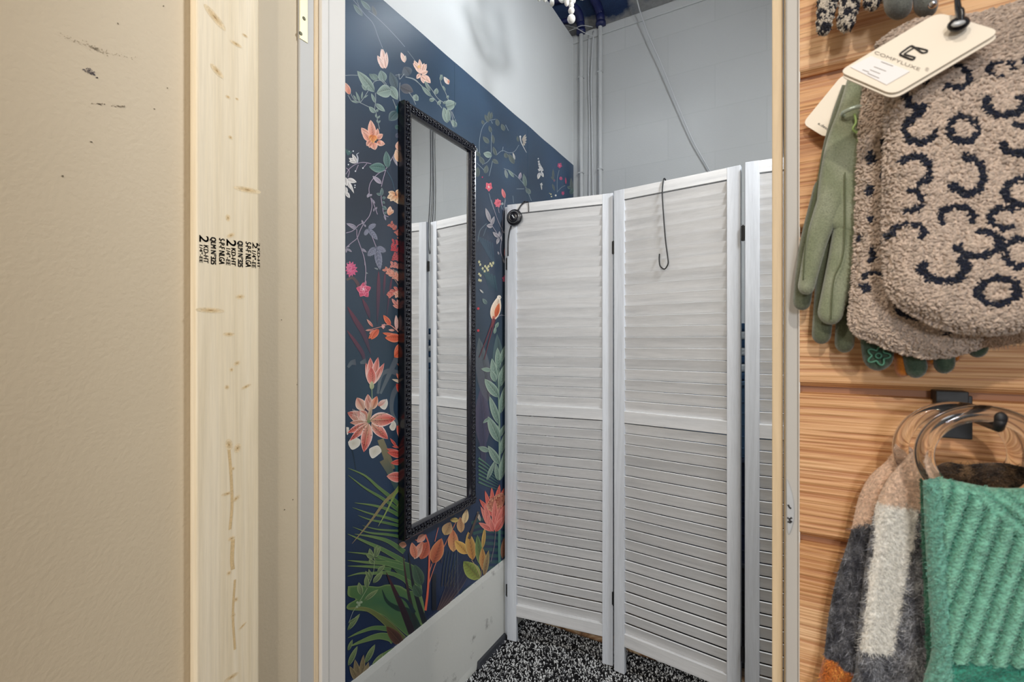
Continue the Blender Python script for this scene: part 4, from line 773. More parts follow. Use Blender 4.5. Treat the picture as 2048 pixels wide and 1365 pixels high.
# ------------------------------------------------------------------ conduits, pipes, cables on back wall
def yb(px, py, off=0.0): return onY(px, py, YB-off)
for px, lab in ((1162.5, 'white painted conduit on block wall, nearest the corner'), (1200.5, 'white painted conduit on block wall, under the right navy pipe')):
    b = MB(); q = yb(px, 100, 0.012); b.tube([(q.x, q.y, 0.0), (q.x, q.y, 2.80)], 0.0105, 12)
    for z in (1.25, 2.05, 2.55): b.box(q.x-0.013, q.x+0.013, q.y-0.0107, YB, z-0.003, z+0.003)
    tag(b.build('electrical_conduit', M['conduit'], smooth=False), lab, 'conduit', 'conduits on the block wall')
for i, (pts, lab) in enumerate((([(1178, 70), (1177, 150), (1179, 250), (1178, 400)], 'thin white cable between the conduits, left strand'), ([(1187, 62), (1182, 160), (1184, 260), (1186, 400)], 'thin white cable between the conduits, right strand'))):
    b = MB(); L = catmull([yb(x, y, 0.006) for x, y in pts], 8); L.append(Vector((L[-1].x, L[-1].y, 0.02))); b.tube(L, 0.0038, 8)
    tag(b.build('wall_cable', M['cable'], smooth=True), lab, 'cable', 'thin cables between the conduits')
b = MB(); b.tube(catmull([yb(1262, -55, 0.05), yb(1274, 0, 0.045), yb(1284, 35, 0.04), yb(1300, 78, 0.034), yb(1323, 130, 0.03), yb(1343, 180, 0.026), yb(1361, 224, 0.022), yb(1386, 282, 0.018), yb(1417, 338, 0.014), yb(1450, 400, 0.012), yb(1462, 700, 0.012)], 8), 0.0030, 8)
tag(b.build('loose_cable', M['cable'], smooth=True), 'white cable hanging slantwise down the block wall', 'cable')
b = MB(); b.tube(catmull([(0.035, YB-0.01, 2.74), (0.040, YB-0.014, 2.4), (0.034, YB-0.014, 2.1), (0.046, YB-0.016, 1.85), (0.062, YB-0.016, 1.72), (0.076, YB-0.014, 1.85), (0.058, YB-0.013, 2.2), (0.066, YB-0.01, 2.74)], 8), 0.0035, 8)
tag(b.build('hanging_cable', plain('dark_cable_jacket', (92, 94, 98), 0.5), smooth=True), 'dark looped cable on the block wall, seen only in the mirror', 'cable')
Yp = YB-0.018
def pp(px, py, off=0.0): return onY(px, py, Yp-off)
b = MB(); a = pp(1162, 66); b.tube([a, pp(1161.5, 50), pp(1160, 40)], 0.021, 16); b.tube([a+Vector((0, 0, -0.004)), a+Vector((0, 0, 0.016))], 0.0245, 16)
b.tube(catmull([pp(1161, 46), pp(1158, 30, 0.01), pp(1150, 18, 0.02), pp(1138, 12, 0.03)], 6), 0.022, 14)
tag(b.build('vent_pipe', M['navy'], smooth=True), 'navy painted pipe elbow above conduit nearest the corner', 'pipe', 'navy pipes above the block wall')
b = MB(); a = pp(1201.5, 50); b.tube([a, pp(1201, 36), pp(1200, 26)], 0.022, 16); b.tube([a+Vector((0, 0, -0.004)), a+Vector((0, 0, 0.014))], 0.0255, 16)
b.tube(catmull([pp(1200.5, 30), pp(1196, 14, 0.005), pp(1186, -6, 0.01), pp(1172, -40, 0.02)], 6), 0.022, 14)
tag(b.build('vent_pipe', M['navy'], smooth=True), 'navy painted pipe bending down above the right conduit', 'pipe', 'navy pipes above the block wall')
b = MB(); b.tube([pp(1070, 12, -0.03), pp(1260, -38, -0.03)], 0.02, 12); b.tube([pp(1100, 52, -0.03), pp(1165, 32, -0.03)], 0.014, 12)
tag(b.build('ceiling_pipe', M['navy'], smooth=True), 'straight navy pipes running along the top of the block wall', 'pipe')
b = MB(); b.tube(catmull([pp(1128, 66, 0.02), pp(1150, 57, 0.026), pp(1165, 51, 0.03), pp(1185, 54, 0.02)], 6), 0.0018, 6); b.tube(catmull([pp(1130, 50, 0.0), pp(1152, 56, 0.03), pp(1170, 66, 0.026), pp(1186, 72, 0.01)], 6), 0.0018, 6)
tag(b.build('twist_wire', M['cable'], smooth=True), 'thin grey wires crossing in front of the navy pipe', 'wire')
# ------------------------------------------------------------------ chandelier
CX, CY = -0.548, 1.335; zc = lambda py: CAMZ+(682.5-py)*((Vector((CX, CY, 0))).dot(F3))/FPX
ch = empty('bead_chandelier', (CX, CY, 2.15)); tag(ch, 'white beaded chandelier hanging over the fitting room, lowest beads showing', 'chandelier')
parts = []
b = MB()
for py, r in ((38, 0.0125), (21.5, 0.0098), (11, 0.0084), (2, 0.0082), (-7, 0.008), (-16, 0.008), (-26, 0.01), (-38, 0.012)): b.sphere((CX, CY, zc(py)), r, 16, 10, (1, 1, 1.05))
parts.append(b.build('bead_finial', M['bead'], smooth=True))
zr = zc(-70); RR = 0.115
b = MB(); b.tube([(CX+RR*math.cos(2*PI*i/40), CY+RR*math.sin(2*PI*i/40), zr) for i in range(40)], 0.004, 8, closed=True); b.tube([(CX+0.05*math.cos(2*PI*i/30), CY+0.05*math.sin(2*PI*i/30), zr+0.22) for i in range(30)], 0.004, 8, closed=True)
b.tube([(CX, CY, zr-0.02), (CX, CY, zr+0.3)], 0.005, 8); b.tube([(CX, CY, zr+0.3), (CX, CY, 3.4)], 0.002, 6)
for k in range(3): a = 2*PI*k/3+0.4; b.tube([(CX, CY, zr), (CX+RR*math.cos(a), CY+RR*math.sin(a), zr)], 0.003, 6)
b.lathe([(0.05, 0), (0.05, 0.02), (0.01, 0.03)], Matrix.Translation((CX, CY, 3.365)), 20)
parts.append(b.build('metal_frame', M['chrome'], smooth=True))
for k in range(14):   # swags from the ring in to the bottom finial
    a = 2*PI*k/14+0.1; b = MB()
    for i in range(11):
        s = i/10; r = RR*(1-s)**0.6+0.006; z = zr-0.004-(zr-zc(-22))*s-0.012*math.sin(PI*s); b.sphere((CX+r*math.cos(a), CY+r*math.sin(a), z), 0.0055, 8, 6, (1, 1, 1.1))
    parts.append(b.build('bead_swag', M['bead'], smooth=True))
for k in range(12):   # strands from upper ring out to lower ring
    a = 2*PI*k/12; b = MB()
    for i in range(15):
        s = i/14; r = 0.05+(RR-0.05)*s**1.6; b.sphere((CX+r*math.cos(a), CY+r*math.sin(a), zr+0.22*(1-s)), 0.0055, 8, 6)
    parts.append(b.build('bead_strand', M['bead'], smooth=True))
for dpx, dpy, dY in ((1104, 9, 0.02), (1133.5, 8, -0.03), (1147, 3, 0.03), (1090, 0, -0.02), (1078, -1, 0.03), (1160, -8, 0.0)):   # drops
    q = onY(dpx, dpy-4, CY+dY); b = MB(); b.sphere(q, 0.0078, 10, 8, (1, 1, 1.7)); z = q.z+0.019
    while z < zr: b.sphere((q.x, q.y, z), 0.0055, 8, 6); z += 0.0115
    parts.append(b.build('drop_bead', M['bead'], smooth=True))
for k in range(3):
    a = 2*PI*k/3+1.4; x, y = CX+0.055*math.cos(a), CY+0.055*math.sin(a)
    b = MB(); b.sphere((x, y, zr+0.075), 0.017, 12, 10, (1, 1, 1.5)); parts.append(b.build('light_bulb', M['bulb'], smooth=True, label='lit bulb'))
    b = MB(); b.tube([(x, y, zr), (x, y, zr+0.048)], 0.009, 10); parts.append(b.build('candle_sleeve', M['bead'], smooth=True))
anchored(ch, parts)
# ------------------------------------------------------------------ carpet
carpet = MB(); carpet.cur = (26, 26, 29); carpet.box(XL+0.014, 0.74, YFB+0.002, 1.725, 0.0005, 0.005)
cb_ = carpet.build('carpet', M['rugbase']); tag(cb_, 'black and white speckled loop carpet on the fitting room floor', 'carpet', kind='stuff')
T_ = MB(); N_ = 30000
xs = rng.uniform(XL+0.018, 0.2, N_); ys = rng.uniform(1.08, 1.722, N_); an = rng.uniform(0, 2*PI, N_); cl = rng.uniform(0, 1, N_); ln = rng.uniform(0.004, 0.009, N_); hh = rng.uniform(0.003, 0.009, N_)
for i in range(N_):
    c = (222, 224, 226) if cl[i] > 0.60 else ((120, 122, 126) if cl[i] > 0.50 else (14, 14, 18)); x, y, a, l, h = xs[i], ys[i], an[i], ln[i], hh[i]; dx, dy = math.cos(a)*l, math.sin(a)*l; wx, wy = -math.sin(a)*0.0016, math.cos(a)*0.0016
    T_.add([(x-dx/2-wx, y-dy/2-wy, 0.004), (x-dx/2+wx, y-dy/2+wy, 0.004), (x-dx/5+wx, y-dy/5+wy, 0.004+h), (x-dx/5-wx, y-dy/5-wy, 0.004+h), (x+dx/3+wx, y+dy/3+wy, 0.004+h*0.9), (x+dx/3-wx, y+dy/3-wy, 0.004+h*0.9), (x+dx/2+wx, y+dy/2+wy, 0.004), (x+dx/2-wx, y+dy/2-wy, 0.004)], [(0, 1, 2, 3), (3, 2, 4, 5), (5, 4, 6, 7)], [c]*8)
o = T_.build('carpet_pile', M['rug']); o.parent = cb_; o['kind'] = 'stuff'
# things behind the screen
b = MB(); n = 60; vs = []; 
for i in range(n+1):
    x = -0.86+1.35*i/n; h = 0.012+0.010*abs(noise.noise((x*14, 0, 0))); y = 1.738+0.006*noise.noise((x*9, 4, 0)); vs += [(x, y, 0), (x, y+0.004, h), (x, y+0.045, h*0.9), (x, y+0.055, 0)]
b.add(vs, [(4*i+j, 4*i+j+1, 4*i+j+5, 4*i+j+4) for i in range(n) for j in range(3)])
M['debris'] = wood('rusty_flaking_strip', (62, 40, 28), (150, 112, 78), (206, 190, 160), 'X', 90, 0.8, 0, 0.5, 0.6, 30)
tag(b.build('threshold_strip', M['debris']), 'rusty flaking floor strip along the back edge of the speckled carpet', 'strip')
b = MB(); q = onZ(1103, 1252, 0.01); b.cur = (176, 24, 36)
for k in range(26):
    a = 2*PI*k/26; c = q+Vector((0, 0.06, 0)); r = random.uniform(0.02, 0.05)
    b.tube(catmull([c+Vector((math.cos(a)*0.01, math.sin(a)*0.01, 0.012)), c+Vector((math.cos(a+0.3)*r*0.7, math.sin(a+0.3)*r*0.5, 0.03+0.01*random.random())), c+Vector((math.cos(a+0.2)*r*1.2, math.sin(a+0.2)*r*0.8, 0.004))], 5), 0.005, 6)
tag(b.build('crumpled_cloth', plain('red_cloth', (190, 28, 40), 0.8), smooth=True), 'small crumpled red cloth on the floor under the folding screen', 'cloth')
b = MB(); q = onZ(1316, 1336, 0.0); b.sphere((q.x, q.y+0.03, 0.012), 0.013, 12, 8, (1.3, 1, 0.9)); tag(b.build('pebble', plain('white_stone', (210, 210, 208), 0.6), smooth=True), 'small white pebble at the carpet edge under the screen', 'pebble')
def crate(loc, sx, sy, sz, c, name, lab, cat, ribs=5):
    r = empty(name, loc); tag(r, lab, cat); t = 0.008
    b = MB(); b.box(-sx/2, sx/2, -sy/2, sy/2, 0, t); b.box(-sx/2, sx/2, -sy/2, -sy/2+t, t, sz); b.box(-sx/2, sx/2, sy/2-t, sy/2, t, sz); b.box(-sx/2, -sx/2+t, -sy/2+t, sy/2-t, t, sz); b.box(sx/2-t, sx/2, -sy/2+t, sy/2-t, t, sz)
    for k in range(ribs): z = sz*(0.12+0.8*k/ribs); b.box(-sx/2-0.004, sx/2+0.004, -sy/2-0.004, -sy/2, z, z+0.007)
    b.build('bin', plain(name+'_plastic', c, 0.4), r, bevel=0.003); b = MB(); b.box(-sx/2-0.008, sx/2+0.008, -sy/2-0.008, sy/2+0.008, sz, sz+0.014); b.build('lid', plain(name+'_lid', mix(c, (200, 220, 235), 0.15), 0.4), r, bevel=0.003)
crate((-0.14, 2.02, 0), 0.5, 0.34, 0.36, (20, 24, 34), 'storage_bin', 'near-black storage bin seen through the gap between screen panels, bottom of stack', 'bin')
crate((-0.14, 2.02, 0.375), 0.5, 0.34, 0.36, (24, 34, 60), 'storage_bin', 'navy storage bin seen through the gap between screen panels, middle of stack', 'bin')
crate((-0.14, 2.02, 0.75), 0.48, 0.32, 0.26, (60, 92, 124), 'storage_bin', 'mid blue storage bin seen through the gap between screen panels, top of stack', 'bin')
b = MB()
for k in range(7): b.cur = (226, 232, 236) if k % 2 else (52, 84, 120); b.box(-0.3, 0.02, 1.90, 2.14, 1.026+0.03*k, 1.026+0.03*k+0.0295)
tag(b.build('folded_cloth', vcol('striped_cloth', 0.85), bevel=0.008), 'blue and white striped folded cloth on the storage bins behind the screen', 'cloth')
# ------------------------------------------------------------------ soft goods on the cladding wall
def inside_dist(P, X, Y):
    P = np.array(P, float); n = len(P); ins = np.zeros(X.shape, bool); D = np.full(X.shape, 1e9); NX = np.zeros(X.shape); NY = np.zeros(X.shape)
    for i in range(n):
        x0, y0 = P[i]; x1, y1 = P[(i+1) % n]
        c = ((y0 > Y) != (y1 > Y)); ins ^= c & (X < (x1-x0)*(Y-y0)/((y1-y0) if y1 != y0 else 1e-9)+x0)
        dx, dy = x1-x0, y1-y0; t = np.clip(((X-x0)*dx+(Y-y0)*dy)/max(dx*dx+dy*dy, 1e-9), 0, 1); qx, qy = x0+t*dx, y0+t*dy; d = np.hypot(X-qx, Y-qy)
        k = d < D; D[k] = d[k]; NX[k] = qx[k]; NY[k] = qy[k]
    return ins, D, NX, NY
def smooth_outline(P, n=6): return [(q.x, q.y) for q in catmull([Vector((x, y, 0)) for x, y in P+[P[0]]], n)[:-1]]
def capsule(p0, p1, r0, r1, mid=None, n=10):
    L = catmull([Vector((p0[0], p0[1], 0))]+([Vector((mid[0], mid[1], 0))] if mid else [])+[Vector((p1[0], p1[1], 0))], 6); m = len(L); A, B = [], []
    for i, q in enumerate(L):
        t = (L[min(m-1, i+1)]-L[max(0, i-1)]).normalized(); r = r0+(r1-r0)*i/(m-1); A.append((q.x+t.y*r, q.y-t.x*r)); B.append((q.x-t.y*r, q.y+t.x*r))
    t = (L[-1]-L[-2]).normalized(); a = math.atan2(-t.x, t.y); cap = [(L[-1].x+math.cos(a+PI*k/n)*r1, L[-1].y+math.sin(a+PI*k/n)*r1) for k in range(1, n)]
    t = (L[0]-L[1]).normalized(); a = math.atan2(-t.x, t.y); cap0 = [(L[0].x+math.cos(a+PI*k/n)*r0, L[0].y+math.sin(a+PI*k/n)*r0) for k in range(1, n)]
    return A+cap+B[::-1]+cap0
def pillow(b, P, Y0, thick, R, step, colf, hf=None, back=0.7):
    P = np.array(P); x0, y0 = P.min(0)-step; x1, y1 = P.max(0)+step
    gx = np.arange(x0, x1+step, step); gy = np.arange(y0, y1+step, step); X, Y = np.meshgrid(gx, gy); ins, D, NX, NY = inside_dist(P, X, Y)
    Xs = np.where(ins, X, NX); Ys = np.where(ins, Y, NY); H = np.where(ins, np.sqrt(1-(1-np.clip(D/R, 0, 1))**2), 0)*thick
    ny, nx = X.shape; idx = -np.ones((2, ny, nx), int); vs = []; cs = []; fs = []
    for j in range(ny-1):
        for i in range(nx-1):
            cell = ((j, i), (j, i+1), (j+1, i+1), (j+1, i))
            if not any(ins[c] for c in cell): continue
            for side in (0, 1):
                q = []
                for c in cell:
                    if idx[side][c] < 0:
                        x, y = Xs[c], Ys[c]; h = H[c]
                        if hf: h = h*hf(x, y) if side == 0 else h
                        yy = Y0(x, y) if callable(Y0) else Y0
                        p = onY(x, y, yy); p.y += (-h if side == 0 else h*back); idx[side][c] = len(vs); vs.append(p); cs.append(cc(colf(x, y)))
                    q.append(idx[side][c])
                fs.append(tuple(q) if side == 0 else tuple(reversed(q)))
    b.add(vs, fs, cs)
    def surf(n):
        out = []
        while len(out) < n:
            X = rng.uniform(x0, x1, n); Y = rng.uniform(y0, y1, n); I, D, _, _ = inside_dist(P, X, Y)
            for x, y, i_, d in zip(X, Y, I, D):
                if i_ and len(out) < n:
                    h = math.sqrt(1-(1-min(d/R, 1))**2)*thick*(hf(x, y) if hf else 1); yy = Y0(x, y) if callable(Y0) else Y0; p = onY(x, y, yy); p.y -= h; out.append((x, y, p, d/R))
        return out
    return surf
def curl(b, p, ln, r, col, tilt=None):
    a = random.uniform(0, 2*PI) if tilt is None else random.gauss(tilt, 0.5); u = Vector((math.cos(a), 0, math.sin(a))); o = Vector((0, -1, 0))
    k = random.uniform(0.3, 0.9); w_ = Vector((-u.z, 0, u.x))*random.uniform(-0.35, 0.35)*ln
    kk = random.uniform(0.86, 1.08); b.cur = cc(tuple(v*kk for v in col)); b.tube([p-u*ln*0.5-o*r, p-u*ln*0.2+o*r*k*1.6+w_*0.6, p+u*ln*0.2+o*r*k*1.6+w_, p+u*ln*0.5-o*r], r, 5, rs=[r*0.7, r, r, r*0.7])
def hairs(b, S, ln, wd, colf, droop=0.6, lo=0.84, hi=1.1):
    for x, y, p, d in S:
        kk = random.uniform(lo, hi) if sum(colf(x, y)) < 480 else random.uniform(0.9, 1.06); c = cc(tuple(v*kk for v in colf(x, y))); a = random.uniform(0, 2*PI); l = ln*random.uniform(0.4, 1.3)
        u = Vector((math.cos(a), -0.9*random.random(), math.sin(a)-droop)).normalized()*l; s = Vector((-u.z, 0, u.x)); s = (s.normalized() if s.length > 1e-6 else Vector((1, 0, 0)))*wd
        b.add([p-s, p+s, p+u*0.6+s*0.6+Vector((0, -l*0.1, 0)), p+u*0.6-s*0.6+Vector((0, -l*0.1, 0)), p+u], [(0, 1, 2, 3), (3, 2, 4)], [c]*5)
# leopard pattern: open rings (cx, cy, rx, ry, gap centre angle, gap half width)
RG = [(1891, 181, 30, 25, 3.3, 0.9), (1828, 209, 28, 32, 0.1, 1.0), (1980, 166, 27, 15, 0.6, 0.5), (1986, 230, 38, 28, 4.7, 1.0), (1909, 280, 31, 27, 9, 0), (1829, 277, 30, 30, 5.6, 0.7), (2014, 300, 36, 30, 3.6, 0.6), (1915, 368, 36, 38, 3.6, 0.9), (1815, 358, 34, 30, 2.6, 1.2), (2022, 400, 38, 28, 0.5, 0.5), (1808, 414, 26, 22, 3.3, 1.1), (1897, 446, 35, 22, 1.5, 0.9), (1986, 449, 30, 22, 0.2, 0.8),
      (1805, 474, 33, 18, 1.8, 0.8), (1934, 498, 44, 27, 3.9, 0.8), (2014, 515, 32, 30, 0.3, 0.5), (1872, 545, 44, 27, 4.6, 0.8), (1974, 588, 41, 28, 9, 0), (2060, 590, 32, 28, 9, 0), (2070, 230, 30, 26, 3, 0.8), (2070, 330, 32, 26, 9, 0), (2070, 460, 34, 28, 9, 0), (2050, 150, 26, 18, 2, 0.8)]
RB_ = [(1822, 618, 38, 22, 5.4, 1.0), (1745, 560, 22, 14, 1.6, 1.2), (1737, 326, 9, 17, 9, 0), (1761, 301, 7, 22, 9, 0), (1761, 363, 7, 22, 9, 0), (1735, 390, 8, 14, 9, 0), (1761, 425, 7, 10, 9, 0), (1737, 446, 7, 8, 9, 0), (1761, 492, 7, 18, 9, 0), (1737, 517, 8, 18, 9, 0), (1727, 580, 12, 12, 9, 0), (1716, 480, 5, 10, 9, 0), (1905, 655, 34, 16, 0.6, 1.4)]
def leo(rings, plain_above=None):
    def f(x, y):
        if plain_above and y < plain_above-(x-1760)*0.06: return (186, 168, 154)
        for cx, cy, rx, ry, g, gw in rings:
            dx, dy = (x-cx)/rx, (y-cy)/ry; d = math.hypot(dx, dy)
            if rx < 14:
                if d < 0.9: return (28, 34, 54)
                continue
            if 0.66 < d < 1.12:
                a = math.atan2(dy, dx) % (2*PI); da = abs((a-g+PI) % (2*PI)-PI)
                if g == 9 or da > gw: return (26, 32, 50)
        return (200, 182, 168)
    return f
leopard = empty('fleece_scarf', (0.13, 0.45, 1.2)); tag(leopard, 'taupe boucle fleece scarf with navy leopard spots, folded on the wood cladding wall', 'scarf')
front_out = smooth_outline([(1752, 92), (1800, 58), (1850, 44), (1900, 42), (1960, 32), (2048, 8), (2120, -14), (2170, 60), (2180, 300), (2170, 560), (2110, 632), (2050, 656), (1990, 668), (1930, 664), (1880, 654), (1835, 632), (1795, 606), (1774, 570), (1768, 480), (1769, 380), (1771, 280), (1774, 190)], 5)
back_out = smooth_outline([(1735, 160), (1800, 150), (2000, 200), (2100, 400), (2080, 600), (1980, 680), (1945, 698), (1890, 712), (1840, 712), (1790, 700), (1745, 682), (1712, 666), (1700, 640), (1704, 590), (1711, 500), (1714, 400), (1719, 300), (1724, 220)], 5)
under_out = smooth_outline([(1960, 600), (2050, 560), (2170, 560), (2170, 640), (2080, 672), (2020, 690), (1975, 694), (1955, 670)], 5)
mods = lambda x, y: 1+0.18*noise.noise((x*0.012, y*0.012, 0))
yf = lambda x, y: 0.452-0.012*max(0, min(1, (y-60)/500)); yk = lambda x, y: 0.484-0.006*max(0, min(1, (y-160)/500))
lf, lb = leo(RG, 150), leo(RB_)
# body and curls
for nm, out, Y0, th, R, f, ncurl, lab in (('front_fold', front_out, yf, 0.018, 60, lf, 15000, None), ('back_fold', back_out, yk, 0.014, 40, lb, 9000, None)):
    b = MB(); S = pillow(b, out, Y0, th, R, 6, f, mods)
    for x, y, p, d in S(ncurl):
        if nm == 'back_fold' and 1790 < x and y < 600: continue
        t = None if y > 170 else 0.15
        curl(b, p, random.uniform(0.0028, 0.0046), random.uniform(0.00065, 0.00095), f(x, y), t)
    P_ = np.array(out)
    for i in range(len(P_)):     # fluffy outline
        for k in range(14):
            s = random.random(); q = P_[i]*(1-s)+P_[(i+1) % len(P_)]*s; x, y = q[0]+random.gauss(0, 1.2), q[1]+random.gauss(0, 1.2); curl(b, onY(x, y, Y0(x, y)-random.uniform(0, 0.004)), 0.0034, 0.0008, f(x, y))
    o = b.build(nm, M['fleece'], smooth=True); anchored(leopard, [o])
b = MB(); S = pillow(b, under_out, 0.470, 0.010, 30, 6, lambda x, y: (150, 124, 104)); hairs(b, S(2500), 0.004, 0.0003, lambda x, y: (160, 134, 112)); o = b.build('lining', M['fleece'], smooth=True, label='smooth brown lining edge'); anchored(leopard, [o])
# ---------------- gloves
def glove(name, lab, parts_, Y0, th, colf, extra=None, mat='suede', loc=None, cat='glove', group=None, fuzz=None, R=None):
    xs_ = [p[0] for q in parts_ for p in q]; ys_ = [p[1] for q in parts_ for p in q]
    root = empty(name, onY(sum(xs_)/len(xs_), sum(ys_)/len(ys_), Y0)); tag(root, lab, cat, group)
    b = MB()
    for i, P_ in enumerate(parts_):
        P_a = np.array(P_); wdt = min(np.ptp(P_a[:, 0]), np.ptp(P_a[:, 1])); r = R or 17
        S = pillow(b, P_, Y0+0.0012*i, th*min(1, 0.6+0.4*wdt/50), r, 3.5, colf)
        if fuzz: hairs(b, S(fuzz), 0.0012, 0.00012, colf)
    anchored(root, [b.build('glove_body', M[mat], smooth=True)])
    if extra:
        for nm, bb, mt, lb_ in extra: anchored(root, [bb.build(nm, mt, smooth=True, label=lb_)])
    return root
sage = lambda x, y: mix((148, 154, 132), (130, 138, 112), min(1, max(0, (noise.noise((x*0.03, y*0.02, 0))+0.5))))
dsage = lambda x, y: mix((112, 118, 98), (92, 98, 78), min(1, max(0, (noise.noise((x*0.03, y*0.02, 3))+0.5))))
b1 = MB()
for L in ([(1646, 300), (1628, 400), (1612, 480), (1606, 560)], [(1690, 345), (1688, 500), (1668, 560), (1662, 640)]): b1.tube(catmull([onY(x, y, 0.4865 if x < 1650 else 0.484) for x, y in L], 8), 0.00045, 5)
palm = smooth_outline([(1694, 160), (1722, 158), (1734, 230), (1760, 330), (1770, 430), (1735, 470), (1690, 470), (1650, 450), (1634, 420), (1640, 350), (1654, 280), (1676, 220)], 5)
glove('suede_glove', 'sage green suede glove in front, beside the leopard fleece scarf', [capsule((1662, 400), (1612.5, 573), 27, 17, (1634, 480)), palm, capsule((1706, 420), (1661, 624), 34, 26, (1686, 520)), capsule((1745, 430), (1722, 640), 30, 24)], 0.494, 0.0075, sage,
      [('glove_seam', b1, plain('dark_seam_thread', (86, 94, 66), 0.8), 'dark stitched seam')], group=None, fuzz=900)
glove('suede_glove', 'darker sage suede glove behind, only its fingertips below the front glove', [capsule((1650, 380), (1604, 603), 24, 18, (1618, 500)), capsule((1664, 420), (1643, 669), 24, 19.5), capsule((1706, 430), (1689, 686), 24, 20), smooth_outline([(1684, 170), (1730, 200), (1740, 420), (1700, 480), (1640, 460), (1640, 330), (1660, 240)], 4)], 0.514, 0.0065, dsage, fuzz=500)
tgreen = lambda x, y: mix((72, 88, 72), (56, 74, 62), min(1, max(0, noise.noise((x*0.05, y*0.04, 8))+0.5)))
em = MB(); c = (1757, 712)
L = []
for k in range(60):
    a = 2*PI*k/60; r = 17+5*math.cos(5*a); L.append(onY(c[0]+r*1.1*math.cos(a), c[1]+r*0.9*math.sin(a), 0.4885))
em.tube(L, 0.0008, 6, closed=True); em.tube([onY(c[0]+6*math.cos(a), c[1]+5*math.sin(a), 0.4885) for a in np.linspace(0, 6.28, 14)[:-1]], 0.0007, 6, closed=True)
og = MB()
for P_ in (capsule((1795, 640), (1806, 738), 16, 17), capsule((1858, 660), (1861, 722), 12, 10), capsule((1905, 660), (1911, 716), 12, 9)): pillow(og, P_, 0.505, 0.006, 14, 4, lambda x, y: (176, 104, 34))
glove('embroidered_glove', 'dark green glove with stitched flower and orange inner fingers, below the fleece scarf', [capsule((1748, 620), (1756, 710), 34, 32), capsule((1815, 640), (1832, 734), 24, 23), capsule((1880, 640), (1888, 726), 24, 22), capsule((1938, 620), (1955, 694), 26, 22)], 0.498, 0.007, tgreen,
      [('embroidered_flower', em, plain('green_thread', (62, 118, 96), 0.5), 'green stitched flower'), ('orange_lining', og, M['suede'], 'orange finger lining')], fuzz=400)
def hound(x, y):
    u, v_ = (x*0.35+y*0.12)/6.0, (y*0.30-x*0.10)/6.0; w_ = (math.floor(u)+math.floor(v_)) % 2; n_ = noise.noise((x*0.12, y*0.07, 0))
    return (24, 26, 40) if (w_ == 0) ^ (n_ > 0.16) else (206, 196, 182)
hb = [capsule((1664, -60), (1647, 58), 26, 14), capsule((1706, -60), (1690, 50), 26, 16, (1700, 0)), capsule((1745, -60), (1742, 8), 24, 15), capsule((1768, -60), (1768, -6), 24, 14)]
root = empty('knit_glove', onY(1700, 0, 0.5)); tag(root, 'black and beige patterned knit glove hanging at the top of the cladding', 'glove')
b = MB()
for P_ in hb:
    S = pillow(b, P_, 0.506, 0.0075, 16, 4, hound)
    for x, y, p, d in S(1500): curl(b, p, 0.0030, 0.00050, hound(x, y), 1.25)
anchored(root, [b.build('glove_body', M['fleece'], smooth=True)])
grey = lambda x, y: mix((104, 108, 104), (84, 86, 84), min(1, max(0, noise.noise((x*0.04, y*0.04, 5))+0.5)))
bt = MB(); bt.sphere(onY(1866, 8, 0.478), 0.0032, 12, 8); 
glove('felt_glove', 'grey felt glove fingertips at the top, between knit glove and cream price tag', [capsule((1795, -70), (1796, 10), 32, 29), capsule((1850, -70), (1851, 10), 28, 25)], 0.500, 0.009, grey, [('rhinestone', bt, M['chrome'], 'small shiny stud')], fuzz=900)
# ---------------- tags
def card(P4, Y4, th, rad=0.10):
    A = [onY(x, y, yy) for (x, y), yy in zip(P4, Y4)]; out = []
    for i in range(4):
        p, a, c = A[i], A[i-1], A[(i+1) % 4]; r = 0.006
        d0 = (a-p).normalized(); d1_ = (c-p).normalized()
        for k in range(6): t = k/5; out.append(p+d0*r*(1-t)**2+d1_*r*t**2)
    return A, out
A, out = card(((1677, 143), (1787, 190), (2003, 62), (1876, 24)), (0.418, 0.412, 0.412, 0.418), 0)
nrm = (A[1]-A[0]).cross(A[3]-A[0]).normalized(); nrm = nrm if nrm.y < 0 else -nrm
tg = empty('price_tag', (A[0]+A[2])/2); tag(tg, 'cream price tag with black logo and white sticker, hanging over the fleece scarf', 'tag')
b = MB(); b.prism([p for p in out], -nrm*0.0011); cardo = b.build('card', M['card'], bevel=0.0002)
b = MB(); b.prism([p-nrm*0.0016+Vector((0.0004, 0, -0.0022)) for p in out], -nrm*0.0011); card2 = b.build('card_back', M['card'], bevel=0.0002)
ux = (A[1]-A[0]); uy = (A[3]-A[0]); O_ = A[0]+nrm*0.0003
def TP(u, v): return O_+ux*u+uy*v
def q2uv(px, py):  # picture to card coordinates
    d = ray(px, py); t = (O_-O3).dot(nrm)/d.dot(nrm); q = O3+d*t-O_; Mx_ = np.array([[ux.dot(ux), ux.dot(uy)], [ux.dot(uy), uy.dot(uy)]]); s = np.linalg.solve(Mx_, [q.dot(ux), q.dot(uy)]); return s
b = MB(); b.prism([TP(*q2uv(x, y)) for x, y in ((1742, 112), (1700, 134), (1773, 170), (1820, 143))], nrm*0.0002); stk = b.build('sticker', M['sticker'], label='white paper sticker')
b = MB()
text_quad(b, 'COMFYLUXE', TP(*q2uv(1748, 107)), TP(*q2uv(1838, 142)), TP(*q2uv(1751, 101.5)), 0.0)
text_quad(b, '\u00ae', TP(*q2uv(1849, 141)), TP(*q2uv(1856, 143.5)), TP(*q2uv(1852, 134)), 0.0)
txt = b.build('brand_name', M['greyink'])
b = MB()
lz = lambda x, y: TP(*q2uv(1660+x/5.28, y/5.28))+nrm*0.0003
